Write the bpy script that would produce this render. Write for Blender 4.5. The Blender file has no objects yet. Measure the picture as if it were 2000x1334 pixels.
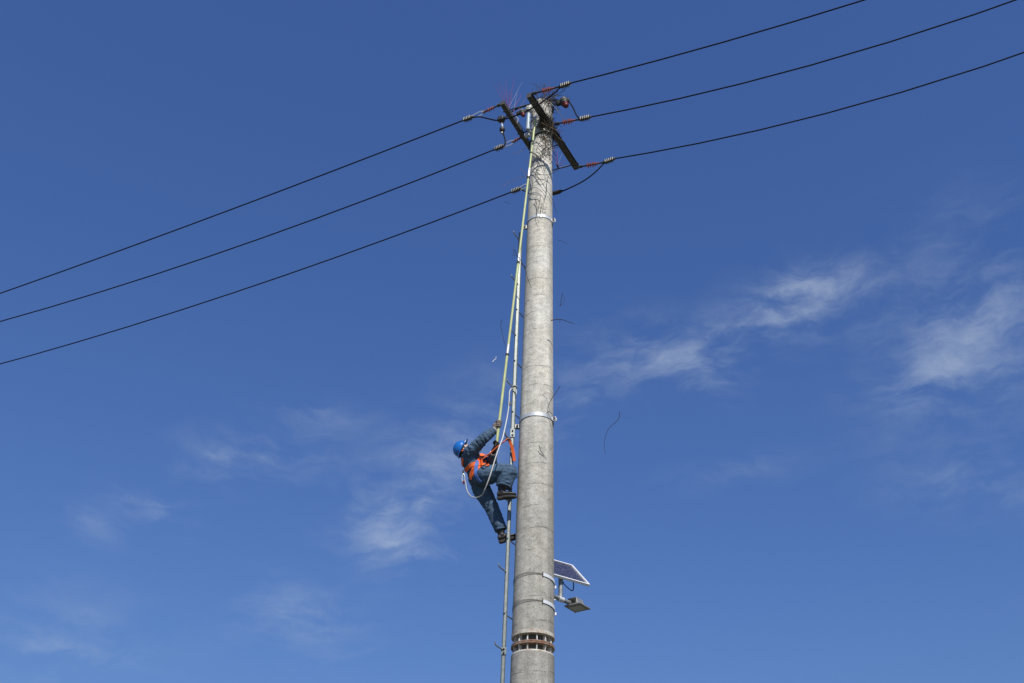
import bpy, bmesh, math, random
from math import sin, cos, pi, radians
from mathutils import Vector, Matrix, noise
from mathutils.bvhtree import BVHTree

random.seed(11)
scene = bpy.context.scene
V = Vector

# ------------------------------------------------------------------ camera
CAM_Z = 1.6
PITCH, ROLL, FPX = radians(34.0), radians(1.84), 2200.0
cF = V((0, cos(PITCH), sin(PITCH)))
cR0 = V((1, 0, 0)); cU0 = cR0.cross(cF)
cR = cR0 * cos(ROLL) + cU0 * sin(ROLL)
cU = -cR0 * sin(ROLL) + cU0 * cos(ROLL)
cd = bpy.data.cameras.new('camera'); cam = bpy.data.objects.new('camera', cd)
scene.collection.objects.link(cam)
M3 = Matrix((cR, cU, -cF)).transposed()
cam.matrix_world = Matrix.Translation((0, 0, CAM_Z)) @ M3.to_4x4()
cd.sensor_width = 36.0; cd.lens = FPX * 36.0 / 2000.0
cd.clip_start = 0.1; cd.clip_end = 5000
scene.camera = cam

# ------------------------------------------------------------------ light and sky
SUN_EL, SUN_AZ = radians(49.0), radians(13.0)      # azimuth: degrees to the right of straight behind the camera
SUN_DIR = V((sin(SUN_AZ) * cos(SUN_EL), -cos(SUN_AZ) * cos(SUN_EL), sin(SUN_EL)))
sl = bpy.data.lights.new('sun', 'SUN'); sl.energy = 4.6; sl.angle = radians(0.53); sl.color = (1.0, 0.955, 0.89)
so = bpy.data.objects.new('sun', sl); scene.collection.objects.link(so)
so.rotation_euler = (-SUN_DIR).to_track_quat('-Z', 'Y').to_euler(); so.location = SUN_DIR * 60

vs = scene.view_settings
vs.view_transform = 'Standard'; vs.look = 'None'; vs.exposure = 0.33; vs.gamma = 1.0; vs.use_curve_mapping = False

def ray(x, y):
    return (cF + cR * ((x - 1000) / FPX) + cU * ((667 - y) / FPX)).normalized()

world = bpy.data.worlds.new('World'); scene.world = world; world.use_nodes = True
wn, wl = world.node_tree.nodes, world.node_tree.links
wn.clear()
def wnode(t, **k):
    n = wn.new(t)
    for a, b in k.items(): setattr(n, a, b)
    return n
def wmath(op, a, b=None, clamp=False):
    n = wn.new('ShaderNodeMath'); n.operation = op; n.use_clamp = clamp
    for i, v in enumerate((a, b)):
        if v is None: continue
        if isinstance(v, (int, float)): n.inputs[i].default_value = v
        else: wl.new(v, n.inputs[i])
    return n.outputs[0]
sky = wnode('ShaderNodeTexSky', sky_type='NISHITA', sun_disc=False, sun_elevation=SUN_EL,
            sun_rotation=pi - SUN_AZ, altitude=3000, air_density=3.0, dust_density=0.0, ozone_density=10.0)
hsv = wnode('ShaderNodeVectorMath', operation='MULTIPLY'); hsv.inputs[1].default_value = (.58, .65, .98)     # white balance of the picture
wl.new(sky.outputs[0], hsv.inputs[0])
tc = wnode('ShaderNodeTexCoord')
# cirrus: soft patches (direction, half-width, half-height in degrees, tilt, strength)
PATCH = [((1570, 582), 4.2, 2.0, 12, 1.25), ((1490, 615), 3.4, 1.1, 18, .7), ((1895, 640), 5.6, 5.4, 40, .56), ((1830, 730), 5.0, 2.6, 26, .52),
         ((1990, 540), 3.2, 4.4, 20, .36), ((1290, 690), 4.4, 1.9, -18, .95), ((1410, 700), 2.6, 1.9, -40, .85), ((1190, 765), 4.2, 1.5, 14, .48),
         ((1120, 745), 2.4, 2.2, 0, .28), ((960, 790), 3.0, 2.6, 30, .32), ((825, 955), 6.2, 3.8, 24, .56), ((770, 990), 3.6, 1.3, 5, .5),
         ((790, 1075), 3.8, 1.8, -12, .85), ((480, 893), 4.4, 1.6, 12, .85), ((610, 800), 3.4, .9, -4, .5), ((590, 1210), 4.2, 2.0, -10, .75),
         ((160, 1230), 6.2, 2.4, -6, .30), ((130, 1270), 4.0, .9, -4, .32), ((1930, 945), 5.0, 1.6, -6, .6), ((310, 998), 3.2, 1.0, -14, .75),
         ((180, 1025), 2.2, .8, -18, .45), ((1440, 918), 4.2, .9, 6, .34), ((60, 1315), 4.0, 1.4, -12, .24), ((880, 880), 2.6, 2.0, 30, .4),
         ((1100, 850), 2.6, 1.2, 0, .25)]
acc = None
for (px, py), rx, ry, tilt, st in PATCH:
    d0 = ray(px, py); r = cR.cross(d0).cross(cR); e1 = d0.cross(V((0, 0, 1))).normalized(); e2 = e1.cross(d0).normalized()
    a = radians(tilt); ax = e1 * cos(a) + e2 * sin(a); ay = -e1 * sin(a) + e2 * cos(a)
    mp = wnode('ShaderNodeMapping', vector_type='TEXTURE')
    mp.inputs['Location'].default_value = d0
    mp.inputs['Rotation'].default_value = Matrix((ax, ay, ax.cross(ay))).transposed().to_euler()
    mp.inputs['Scale'].default_value = (radians(rx) * 1.55, radians(ry) * 1.75, .5)
    wl.new(tc.outputs['Generated'], mp.inputs['Vector'])
    g = wnode('ShaderNodeTexGradient', gradient_type='QUADRATIC_SPHERE'); wl.new(mp.outputs[0], g.inputs[0])
    v = wmath('MULTIPLY', g.outputs['Fac'], st * 1.25)
    acc = v if acc is None else wmath('ADD', acc, v)
# the same kind of cirrus goes on over the rest of the sky
n0 = wnode('ShaderNodeTexNoise'); n0.inputs['Scale'].default_value = 4.0; n0.inputs['Detail'].default_value = 2
wl.new(tc.outputs['Generated'], n0.inputs['Vector'])
rest = wnode('ShaderNodeMapRange', interpolation_type='SMOOTHSTEP')
for i, v in enumerate((.52, .72, 0, .6)): rest.inputs[1 + i].default_value = v
wl.new(n0.outputs[0], rest.inputs[0])
dst = wnode('ShaderNodeVectorMath', operation='DISTANCE'); dst.inputs[1].default_value = cF
wl.new(tc.outputs['Generated'], dst.inputs[0])
out_m = wnode('ShaderNodeMapRange', interpolation_type='SMOOTHSTEP')
for i, v in enumerate((.50, .72, 0, 1)): out_m.inputs[1 + i].default_value = v
wl.new(dst.outputs['Value'], out_m.inputs[0])
acc = wmath('ADD', acc, wmath('MULTIPLY', rest.outputs[0], out_m.outputs[0]))
# wisps: warped, stretched noise; the patches only decide where it rises above the threshold
def wnoise(vec, scale, det, rough):
    n = wnode('ShaderNodeTexNoise'); n.inputs['Scale'].default_value = scale; n.inputs['Detail'].default_value = det; n.inputs['Roughness'].default_value = rough
    wl.new(vec, n.inputs['Vector']); return n
def wrange(v, a, b, c, d):
    n = wnode('ShaderNodeMapRange', interpolation_type='SMOOTHSTEP')
    for i, k in enumerate((a, b, c, d)): n.inputs[1 + i].default_value = k
    wl.new(v, n.inputs[0]); return n.outputs[0]
def wwarp(vec, scale, amt, det=4):
    n = wnoise(vec, scale, det, .55); v = wnode('ShaderNodeVectorMath', operation='MULTIPLY_ADD'); v.inputs[1].default_value = (amt, amt, amt)
    wl.new(n.outputs['Color'], v.inputs[0]); wl.new(vec, v.inputs[2]); return v.outputs[0]
def wstretch(vec, rot, sc):
    m = wnode('ShaderNodeMapping'); m.inputs['Rotation'].default_value = rot; m.inputs['Scale'].default_value = sc
    wl.new(vec, m.inputs[0]); return m.outputs[0]
warped = wwarp(wwarp(tc.outputs['Generated'], 5.0, .065), 20.0, .030)
body_n = wnoise(wstretch(warped, (0, radians(14), 0), (7, 10, 15)), 1.0, 12, .58).outputs[0]
fibre = wnoise(wstretch(warped, (0, radians(-16), 0), (14, 20, 60)), 1.0, 9, .62).outputs[0]
lump = wnoise(tc.outputs['Generated'], 9.0, 5, .5).outputs[0]
acc = wmath('MINIMUM', acc, 1.15)
def cen(v, k): return wmath('MULTIPLY', wmath('SUBTRACT', v, .5), k)
den = wmath('ADD', wmath('ADD', cen(body_n, 2.6), cen(fibre, 1.9)), wmath('ADD', cen(lump, 1.2), wmath('MULTIPLY', acc, .30)))
alpha = wmath('MULTIPLY', wrange(den, -.30, 1.05, 0, 1), wmath('MULTIPLY', acc, .53), clamp=True)
mix = wnode('ShaderNodeMix', data_type='RGBA'); mix.blend_type = 'MIX'
wl.new(alpha, mix.inputs[0]); wl.new(hsv.outputs[0], mix.inputs[6]); mix.inputs[7].default_value = (5.2, 6.1, 7.3, 1)
bg = wnode('ShaderNodeBackground'); bg.inputs['Strength'].default_value = 0.0780
wl.new(mix.outputs[2], bg.inputs['Color'])
wo = wnode('ShaderNodeOutputWorld'); wl.new(bg.outputs[0], wo.inputs['Surface'])

# ------------------------------------------------------------------ survey helpers: where a sight line meets a plane of the place
CAM = V((0, 0, CAM_Z))
def at(x, y, Y):
    d = ray(x, y); return CAM + d * (Y / d.y)
def atz(x, y, z):
    d = ray(x, y); return CAM + d * ((z - CAM_Z) / d.z)
def atp(x, y, p0, n):
    d = ray(x, y); return CAM + d * ((p0 - CAM).dot(n) / d.dot(n))
def zat(y, x=1050): return at(x, y, PY).z

# ------------------------------------------------------------------ materials
MATS = {}
def mat(name, col, rough=.6, metal=0.0, var=.15, vscale=12.0, bump=0.0, bscale=60.0, spec=.5, coat=0.0, emis=None):
    if name in MATS: return MATS[name]
    m = bpy.data.materials.new(name); m.use_nodes = True
    nt = m.node_tree; b = nt.nodes['Principled BSDF']
    b.inputs['Roughness'].default_value = rough; b.inputs['Metallic'].default_value = metal
    b.inputs['Specular IOR Level'].default_value = spec; b.inputs['Coat Weight'].default_value = coat
    t = nt.nodes.new('ShaderNodeTexCoord')
    n = nt.nodes.new('ShaderNodeTexNoise'); n.inputs['Scale'].default_value = vscale; n.inputs['Detail'].default_value = 6
    nt.links.new(t.outputs['Object'], n.inputs['Vector'])
    r = nt.nodes.new('ShaderNodeValToRGB')
    r.color_ramp.elements[0].position = .3; r.color_ramp.elements[1].position = .7
    r.color_ramp.elements[0].color = [c * (1 - var) for c in col] + [1]
    r.color_ramp.elements[1].color = [min(1, c * (1 + var)) for c in col] + [1]
    nt.links.new(n.outputs['Fac'], r.inputs[0]); nt.links.new(r.outputs[0], b.inputs['Base Color'])
    if bump:
        n2 = nt.nodes.new('ShaderNodeTexNoise'); n2.inputs['Scale'].default_value = bscale; n2.inputs['Detail'].default_value = 5
        nt.links.new(t.outputs['Object'], n2.inputs['Vector'])
        bp = nt.nodes.new('ShaderNodeBump'); bp.inputs['Strength'].default_value = bump; bp.inputs['Distance'].default_value = .01
        nt.links.new(n2.outputs['Fac'], bp.inputs['Height']); nt.links.new(bp.outputs[0], b.inputs['Normal'])
    MATS[name] = m
    return m

def concrete_material():
    m = bpy.data.materials.new('spun_concrete'); m.use_nodes = True; MATS['concrete'] = m
    nt = m.node_tree; N, L = nt.nodes, nt.links; b = N['Principled BSDF']
    b.inputs['Roughness'].default_value = .9; b.inputs['Specular IOR Level'].default_value = .25
    t = N.new('ShaderNodeTexCoord')
    def nz(scale, vec=(1, 1, 1), det=6, rough=.55, dist=0):
        mp = N.new('ShaderNodeMapping'); mp.inputs['Scale'].default_value = vec; L.new(t.outputs['Object'], mp.inputs[0])
        n = N.new('ShaderNodeTexNoise'); n.inputs['Scale'].default_value = scale; n.inputs['Detail'].default_value = det
        n.inputs['Roughness'].default_value = rough; n.inputs['Distortion'].default_value = dist
        L.new(mp.outputs[0], n.inputs['Vector']); return n.outputs['Fac']
    def mr(v, a, b_, c, d):
        r = N.new('ShaderNodeMapRange'); r.interpolation_type = 'SMOOTHSTEP'
        for i, k in enumerate((a, b_, c, d)): r.inputs[1 + i].default_value = k
        L.new(v, r.inputs[0]); return r.outputs[0]
    def ma(op, a, b_):
        n = N.new('ShaderNodeMath'); n.operation = op
        for i, k in enumerate((a, b_)):
            if isinstance(k, (int, float)): n.inputs[i].default_value = k
            else: L.new(k, n.inputs[i])
        return n.outputs[0]
    big = nz(1.3, (1, 1, .6)); mid = nz(9, (1, 1, 1.6), 8, .65); fine = nz(75, (1, 1, 1.3), 4, .7); grit = nz(190, (1, 1, 1), 3, .6)
    streak = nz(7, (1, 1, .05), 5, .6)
    # blotches, grit and vertical run marks multiply one another
    f = ma('MULTIPLY', mr(big, .3, .7, .82, 1.06), mr(mid, .3, .7, .76, 1.08))
    f = ma('MULTIPLY', f, mr(fine, .32, .50, .52, 1.05))
    f = ma('MULTIPLY', f, mr(nz(38, (1, 1, 1.8), 5, .75, .3), .36, .49, .64, 1.04))
    f = ma('MULTIPLY', f, mr(grit, .33, .55, .76, 1.06))
    f = ma('MULTIPLY', f, mr(streak, .3, .62, .80, 1.03))
    # faint curved joint marks left by the mould, broken up
    sx = N.new('ShaderNodeSeparateXYZ'); L.new(t.outputs['Object'], sx.inputs[0])
    warp = nz(2.2, (1, 1, .5), 4); w2 = nz(26, (1, 1, 1), 5, .7)
    ph = ma('ADD', ma('ADD', ma('MULTIPLY', sx.outputs['Z'], 2.9), ma('MULTIPLY', sx.outputs['X'], -.22)), ma('ADD', ma('MULTIPLY', warp, .30), ma('MULTIPLY', w2, .10)))
    fr = ma('ABSOLUTE', ma('SUBTRACT', ma('FRACT', ph, 0), .5), 0)
    line = mr(fr, .0, .034, 1, 0)
    line = ma('MULTIPLY', line, mr(nz(3.2, (1, 1, 2), 5, .6), .44, .56, 0, 1))
    f = ma('MULTIPLY', f, ma('SUBTRACT', 1.0, ma('MULTIPLY', line, .48)))
    # the lower length is greyer and dirtier than the upper one
    dirt = mr(sx.outputs['Z'], 5.5, 12.0, .53, 1.0)
    f = ma('MULTIPLY', f, dirt)
    # the two mould halves are not the same tone: the strip right of the seam is greener and darker
    ang = ma('ARCTAN2', sx.outputs['Y'], sx.outputs['X'])
    strip = ma('MULTIPLY', mr(ang, -.80, -.77, 0, 1), mr(ang, 1.9, 2.0, 1, 0))
    f = ma('MULTIPLY', f, ma('SUBTRACT', 1.0, ma('MULTIPLY', strip, .12)))
    jw = ma('ADD', ang, ma('MULTIPLY', ma('SUBTRACT', w2, .5), .05))
    for a0, dk in ((-.80, .34), (-.64, .20)):
        j = mr(ma('ABSOLUTE', ma('SUBTRACT', jw, a0), 0), .0, .022, 1, 0)
        f = ma('MULTIPLY', f, ma('SUBTRACT', 1.0, ma('MULTIPLY', j, dk)))
    r = N.new('ShaderNodeMix'); r.data_type = 'RGBA'; r.blend_type = 'MULTIPLY'; r.inputs[0].default_value = 1
    c2 = N.new('ShaderNodeValToRGB'); c2.color_ramp.elements[0].color = (.60, .572, .487, 1); c2.color_ramp.elements[1].color = (.655, .635, .565, 1)
    c2.color_ramp.elements[0].position = .35; c2.color_ramp.elements[1].position = .65
    L.new(nz(2.4), c2.inputs[0]); L.new(c2.outputs[0], r.inputs[6])
    cmb = N.new('ShaderNodeCombineColor')
    for i in range(3): L.new(f, cmb.inputs[i])
    L.new(cmb.outputs[0], r.inputs[7]); L.new(r.outputs[2], b.inputs['Base Color'])
    bp = N.new('ShaderNodeBump'); bp.inputs['Strength'].default_value = .35; bp.inputs['Distance'].default_value = .006
    L.new(ma('ADD', fine, ma('MULTIPLY', line, -.8)), bp.inputs['Height']); L.new(bp.outputs[0], b.inputs['Normal'])
concrete_material()

def rusty(name, base, rust, lo, hi, rough=.75):
    m = bpy.data.materials.new(name); m.use_nodes = True; nt = m.node_tree; b = nt.nodes['Principled BSDF']; b.inputs['Roughness'].default_value = rough
    t = nt.nodes.new('ShaderNodeTexCoord'); n = nt.nodes.new('ShaderNodeTexNoise'); n.inputs['Scale'].default_value = 9; n.inputs['Detail'].default_value = 8
    n.inputs['Roughness'].default_value = .7
    nt.links.new(t.outputs['Object'], n.inputs['Vector'])
    r = nt.nodes.new('ShaderNodeValToRGB'); e = r.color_ramp.elements
    e[0].position = lo; e[0].color = (*base, 1); e[1].position = hi; e[1].color = (*rust, 1)
    nt.links.new(n.outputs['Fac'], r.inputs[0]); nt.links.new(r.outputs[0], b.inputs['Base Color'])
    MATS[name] = m; return m
rusty('rusty_plate', (.30, .25, .19), (.16, .055, .025), .38, .62)
rusty('rim_steel', (.46, .44, .38), (.24, .12, .06), .50, .68)
rusty('core_steel', (.075, .085, .08), (.07, .045, .03), .5, .75)  # dark teal steel; shade between the gussets is put into the colour
rusty('gusset_steel', (.55, .54, .50), (.30, .20, .12), .52, .72)
rusty('arm_steel', (.055, .055, .05), (.04, .034, .028), .42, .70, .6)

mat('galvanised', (.19, .21, .195), .45, .55, .18, 25)
mat('dull_galvanised', (.24, .255, .25), .5, .5, .25, 18)
mat('bright_band', (.50, .52, .53), .5, .35, .12, 14)
mat('dark_fitting', (.035, .035, .032), .55, .3, .3, 30)
mat('cable_black', (.008, .008, .009), .8, 0, .25, 20, 0, 60, .15)
mat('silicone_red', (.22, .060, .042), .5, 0, .15, 30)
mat('clamp_body', (.06, .058, .05), .5, .4, .3, 25)
mat('bolt_bright', (.27, .27, .245), .55, .3, .15, 30)
mat('alloy_link', (.60, .62, .63), .35, .7, .12, 20)
mat('cap_red', (.12, .010, .014), .45, 0, .2, 20)
mat('box_green_grey', (.045, .046, .036), .6, 0, .25, 25)
mat('porcelain', (.50, .50, .46), .35, 0, .12, 20)
mat('post_white', (.30, .37, .41), .45, 0, .08, 15)
mat('rod_green', (.40, .44, .20), .42, 0, .12, 10)
mat('rod_joint', (.62, .63, .60), .35, .5, .1, 20)
mat('rope_white', (.50, .50, .48), .85, 0, .15, 90, .5, 160)
mat('rope_grey', (.30, .32, .34), .8, 0, .25, 60)
mat('twig_dark', (.028, .021, .016), .9, 0, .4, 30)
mat('twig_tan', (.20, .14, .07), .9, 0, .3, 30)
mat('spike_purple', (.15, .028, .13), .5, 0, .3, 30)
mat('spike_pale', (.50, .48, .50), .5, 0, .1, 30)
mat('cloth_blue', (.056, .096, .150), .92, 0, .20, 22, .5, 240, .2)
mat('skin', (.50, .27, .19), .55, 0, .1, 30)
mat('glove_grey', (.15, .125, .11), .9, 0, .3, 45, .4, 200, .2)
mat('glove_black', (.022, .020, .020), .85, 0, .3, 45, .3, 200, .2)
mat('cuff_white', (.72, .66, .60), .85, 0, .1, 40)
mat('helmet_blue', (.007, .115, .40), .32, 0, .06, 8, 0, 60, .5, .3)
mat('helmet_inside', (.02, .025, .035), .8, 0, .2, 20)
mat('strap_orange', (.80, .135, .020), .75, 0, .12, 40, .3, 260)
mat('strap_blue', (.06, .15, .46), .7, 0, .12, 40, .3, 260)
mat('shoe_black', (.018, .016, .016), .5, 0, .3, 30)
mat('sole_black', (.03, .028, .026), .8, 0, .25, 40)
mat('hair_dark', (.015, .012, .01), .8)
mat('eye_white', (.7, .68, .65), .3)
mat('panel_frame', (.72, .73, .74), .45, .1, .06, 10)
mat('panel_back', (.60, .60, .60), .6)
mat('solar_cell', (.010, .011, .045), .22, 0, .25, 8, 0, 60, .5, .15)
mat('busbar', (.38, .40, .43), .5)
mat('lamp_grey', (.21, .215, .215), .5, .3, .15, 15)
mat('lamp_lens', (.34, .345, .34), .35, 0, .12, 30)
mat('tube_paint', (.60, .62, .63), .45, .1, .08, 12)
mat('field', (.092, .094, .066), .95, 0, .35, .25)

# ------------------------------------------------------------------ mesh builder
class MB:
    def __init__(s): s.v = []; s.f = []
    def quad_tube(s, rings, closed=False, caps=True):
        b = len(s.v); n = len(rings[0]); m = len(rings)
        for r in rings: s.v.extend(r)
        for i in range(m if closed else m - 1):
            j = (i + 1) % m
            for k in range(n):
                k2 = (k + 1) % n
                s.f.append((b + i * n + k, b + i * n + k2, b + j * n + k2, b + j * n + k))
        if caps and not closed:
            s.f.append(tuple(b + k for k in reversed(range(n))))
            s.f.append(tuple(b + (m - 1) * n + k for k in range(n)))
        return s
    def tube(s, pts, r, n=8, closed=False, flat=None, ref=None, caps=True):
        pts = [V(p) for p in pts]; m = len(pts)
        T = []
        for i in range(m):
            a = pts[(i - 1) % m] if (i > 0 or closed) else pts[0]
            c = pts[(i + 1) % m] if (i < m - 1 or closed) else pts[-1]
            T.append((c - a).normalized())
        A = V(ref) if ref is not None else (V((0, 0, 1)) if abs(T[0].z) < .9 else V((1, 0, 0)))
        rings = []
        for i in range(m):
            A = (A - T[i] * A.dot(T[i])).normalized(); B = T[i].cross(A)
            ri = r[i] if isinstance(r, (list, tuple)) else r
            rb = ri if flat is None else ri * flat
            rings.append([pts[i] + A * (ri * cos(2 * pi * k / n)) + B * (rb * sin(2 * pi * k / n)) for k in range(n)])
        return s.quad_tube(rings, closed, caps)
    def box(s, c, ax, ay, az):      # centre and three half vectors
        c = V(c); b = len(s.v)
        for i in (-1, 1):
            for j in (-1, 1):
                for k in (-1, 1): s.v.append(c + V(ax) * i + V(ay) * j + V(az) * k)
        fl = [(0, 1, 3, 2), (4, 6, 7, 5), (0, 4, 5, 1), (2, 3, 7, 6), (0, 2, 6, 4), (1, 5, 7, 3)]
        if V(ax).cross(V(ay)).dot(V(az)) < 0: fl = [t[::-1] for t in fl]
        s.f.extend(tuple(b + i for i in t) for t in fl); return s
    def lathe(s, c, axis, prof, n=24, ref=None):   # prof: (radius, offset along axis)
        c = V(c); T = V(axis).normalized(); A = V(ref) if ref else (V((1, 0, 0)) if abs(T.x) < .8 else V((0, 1, 0)))
        A = (A - T * A.dot(T)).normalized(); B = T.cross(A)
        return s.quad_tube([[c + T * h + A * (r * cos(2 * pi * k / n)) + B * (r * sin(2 * pi * k / n)) for k in range(n)] for r, h in prof])
    def ribbon(s, pts, wid, out, w, t):   # pts with width axes and outward axes; half width w, thickness t
        rings = []
        for i, p in enumerate(pts):
            a = V(wid[i]).normalized() * (w[i] if isinstance(w, list) else w); o = V(out[i]).normalized() * t
            p = V(p); rings.append([p - a, p + a, p + a + o, p - a + o])
        return s.quad_tube(rings)
    def loft(s, cs, ra, rb, ref, n=24, sub=8, fold=None):
        P = smooth(cs, sub); m = len(P); RA = smooth1(ra, sub); RB = smooth1(rb, sub)
        refs = ref if isinstance(ref, list) else None
        RF = smooth(ref, sub) if refs else [V(ref)] * m
        rings = []
        for i in range(m):
            T = (P[min(i + 1, m - 1)] - P[max(i - 1, 0)]).normalized()
            A = (RF[i] - T * RF[i].dot(T)).normalized(); B = T.cross(A); t = i / (m - 1)
            ring = []
            for k in range(n):
                th = 2 * pi * k / n; q = 1 + (fold(t, th) if fold else 0)
                ring.append(P[i] + A * (RA[i] * q * cos(th)) + B * (RB[i] * q * sin(th)))
            rings.append(ring)
        return s.quad_tube(rings)
    def add(s, o):
        b = len(s.v); s.v.extend(o.v); s.f.extend(tuple(i + b for i in t) for t in o.f); return s
    def bvh(s): return BVHTree.FromPolygons([tuple(v) for v in s.v], s.f)
    def mesh(s, name, o=V((0, 0, 0)), smooth_=True):
        me = bpy.data.meshes.new(name); me.from_pydata([tuple(V(v) - o) for v in s.v], [], s.f); me.update()
        return me

def smooth(pts, sub):
    pts = [V(p) for p in pts]; out = []
    for i in range(len(pts) - 1):
        p0 = pts[i - 1] if i else pts[0] * 2 - pts[1]; p1 = pts[i]; p2 = pts[i + 1]
        p3 = pts[i + 2] if i + 2 < len(pts) else pts[-1] * 2 - pts[-2]
        for k in range(sub):
            t = k / sub
            out.append(.5 * ((2 * p1) + (p2 - p0) * t + (2 * p0 - 5 * p1 + 4 * p2 - p3) * t * t + (3 * p1 - p0 - 3 * p2 + p3) * t ** 3))
    out.append(pts[-1]); return out
def smooth1(r, sub): return [p.x for p in smooth([V((x, 0, 0)) for x in r], sub)]

ORIGIN = {}
COL = scene.collection
def shade(me, angle=35):
    bm = bmesh.new(); bm.from_mesh(me); bmesh.ops.recalc_face_normals(bm, faces=bm.faces[:])
    for f in bm.faces: f.smooth = True
    ca = radians(angle)
    for e in bm.edges:
        if len(e.link_faces) == 2 and e.calc_face_angle(0) > ca: e.smooth = False
    bm.to_mesh(me); bm.free()
def tag(o, label=None, cat=None, group=None, kind=None):
    if label: o['label'] = label
    if cat: o['category'] = cat
    if group: o['group'] = group
    if kind: o['kind'] = kind
    return o
def thing(name, loc, label, cat, group=None):
    o = bpy.data.objects.new(name, None); COL.objects.link(o); o.location = V(loc); o.empty_display_size = .1
    ORIGIN[o.name] = V(loc); return tag(o, label, cat, group)
def build(mb, name, m, parent=None, origin=None, bevel=0, me=None, angle=35):
    if parent is not None: org = ORIGIN[parent.name]
    else: org = V(origin) if origin is not None else sum((V(v) for v in mb.v), V((0, 0, 0))) / max(1, len(mb.v))
    if me is None: me = mb.mesh(name, org); shade(me, angle)
    o = bpy.data.objects.new(name, me); COL.objects.link(o)
    if isinstance(m, str): m = MATS[m]
    if not me.materials: me.materials.append(m)
    o.parent = parent
    if parent is None: o.location = org
    ORIGIN[o.name] = org
    if bevel:
        b = o.modifiers.new('bevel', 'BEVEL'); b.width = bevel; b.segments = 2; b.limit_method = 'ANGLE'
    return o
def solid(mb, voxel, it=4, fac=.5, disp=None):
    """fuse overlapping closed shapes into one continuous surface; returns a builder"""
    me = bpy.data.meshes.new('tmp'); me.from_pydata([tuple(v) for v in mb.v], [], mb.f); me.update()
    bm = bmesh.new(); bm.from_mesh(me); bmesh.ops.recalc_face_normals(bm, faces=bm.faces[:]); bm.to_mesh(me); bm.free()
    o = bpy.data.objects.new('tmp', me); COL.objects.link(o)
    r = o.modifiers.new('r', 'REMESH'); r.mode = 'VOXEL'; r.voxel_size = voxel
    if it:
        s_ = o.modifiers.new('s', 'SMOOTH'); s_.iterations = it; s_.factor = fac
    dg = bpy.context.evaluated_depsgraph_get(); dg.update()
    m2 = bpy.data.meshes.new_from_object(o.evaluated_get(dg))
    out = MB(); out.v = [v.co.copy() for v in m2.vertices]; out.f = [tuple(p.vertices) for p in m2.polygons]
    if disp:
        nr = [v.normal.copy() for v in m2.vertices]
        out.v = [p + n * disp(p, n) for p, n in zip(out.v, nr)]
    bpy.data.objects.remove(o); bpy.data.meshes.remove(me); bpy.data.meshes.remove(m2)
    return out

# ------------------------------------------------------------------ ground
g = MB(); S = 3000.0; nn = 24
for i in range(nn + 1):
    for j in range(nn + 1): g.v.append(V((-S + 2 * S * i / nn, -S + 2 * S * j / nn, 0)))
for i in range(nn):
    for j in range(nn): g.f.append((i * (nn + 1) + j, (i + 1) * (nn + 1) + j, (i + 1) * (nn + 1) + j + 1, i * (nn + 1) + j + 1))
tag(build(g, 'ground', 'field', origin=(0, 0, 0)), 'open ground round the foot of the pole', kind='structure')

# ------------------------------------------------------------------ the concrete pole
PX, PY = .417, 15.02
AX = V((PX, PY, 0))
def prad(z): return .298 + (z - 6.24) * (.190 - .298) / (17.07 - 6.24)      # tapering shaft
Z_UP, Z_FL, Z_LOW, Z_TOP = zat(1243, 1042), zat(1266, 1042), zat(1284, 1042), 17.08
pole = thing('concrete_pole', (PX, PY, 0), 'tall tapering grey concrete utility pole with a rusty bolted flange joint low down', 'utility pole')
def shaft(z0, z1, lip=.0):
    mb = MB(); m = max(2, int((z1 - z0) / .25)); rings = []
    zs = [z0 + (z1 - z0) * i / m for i in range(m + 1)]
    for i, z in enumerate(zs):
        r = prad(z)
        rings.append([V((PX + cos(a) * r, PY + sin(a) * r, z)) for a in [2 * pi * k / 72 for k in range(72)]])
    return mb.quad_tube(rings)
build(shaft(-.5, Z_LOW), 'lower_shaft', 'concrete', pole)
build(shaft(Z_UP, Z_TOP), 'upper_shaft', 'concrete', pole)
# raised mould seam on the right-hand side
def seam(z0, z1, ang):
    mb = MB(); rings = []
    for i in range(25):
        z = z0 + (z1 - z0) * i / 24; r = prad(z); row = []
        for da, dr in ((-.022, -.002), (-.014, .004), (.014, .004), (.022, -.002)):
            row.append(V((PX + cos(ang + da) * (r + dr), PY + sin(ang + da) * (r + dr), z)))
        rings.append(row)
    return mb.quad_tube(rings)
build(seam(Z_UP + .03, Z_TOP - .02, radians(-43)), 'mould_seam', 'concrete', pole)
def ring(z0, z1, r0, r1, name, m, seg=64, rin=.05):
    mb = MB(); mb.lathe((PX, PY, 0), (0, 0, 1), [(rin, z0), (r0, z0), (r1, z1), (rin, z1)], seg); return build(mb, name, m, pole)
rU, rL = prad(Z_UP), prad(Z_LOW)
ring(Z_UP - .045, Z_UP + .003, rU + .005, rU + .006, 'sleeve_rim', 'rim_steel')
ring(Z_LOW - .003, Z_LOW + .022, rL - .004, rL - .010, 'sleeve_rim', 'rim_steel')
ring(Z_LOW - .02, Z_UP + .02, rU * .74, rU * .74, 'joint_core', 'core_steel')
ring(Z_FL + .003, Z_FL + .021, rU + .004, rU + .004, 'flange_plate', 'rusty_plate')
ring(Z_FL - .021, Z_FL - .003, rL + .004, rL + .004, 'flange_plate', 'rusty_plate')
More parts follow.
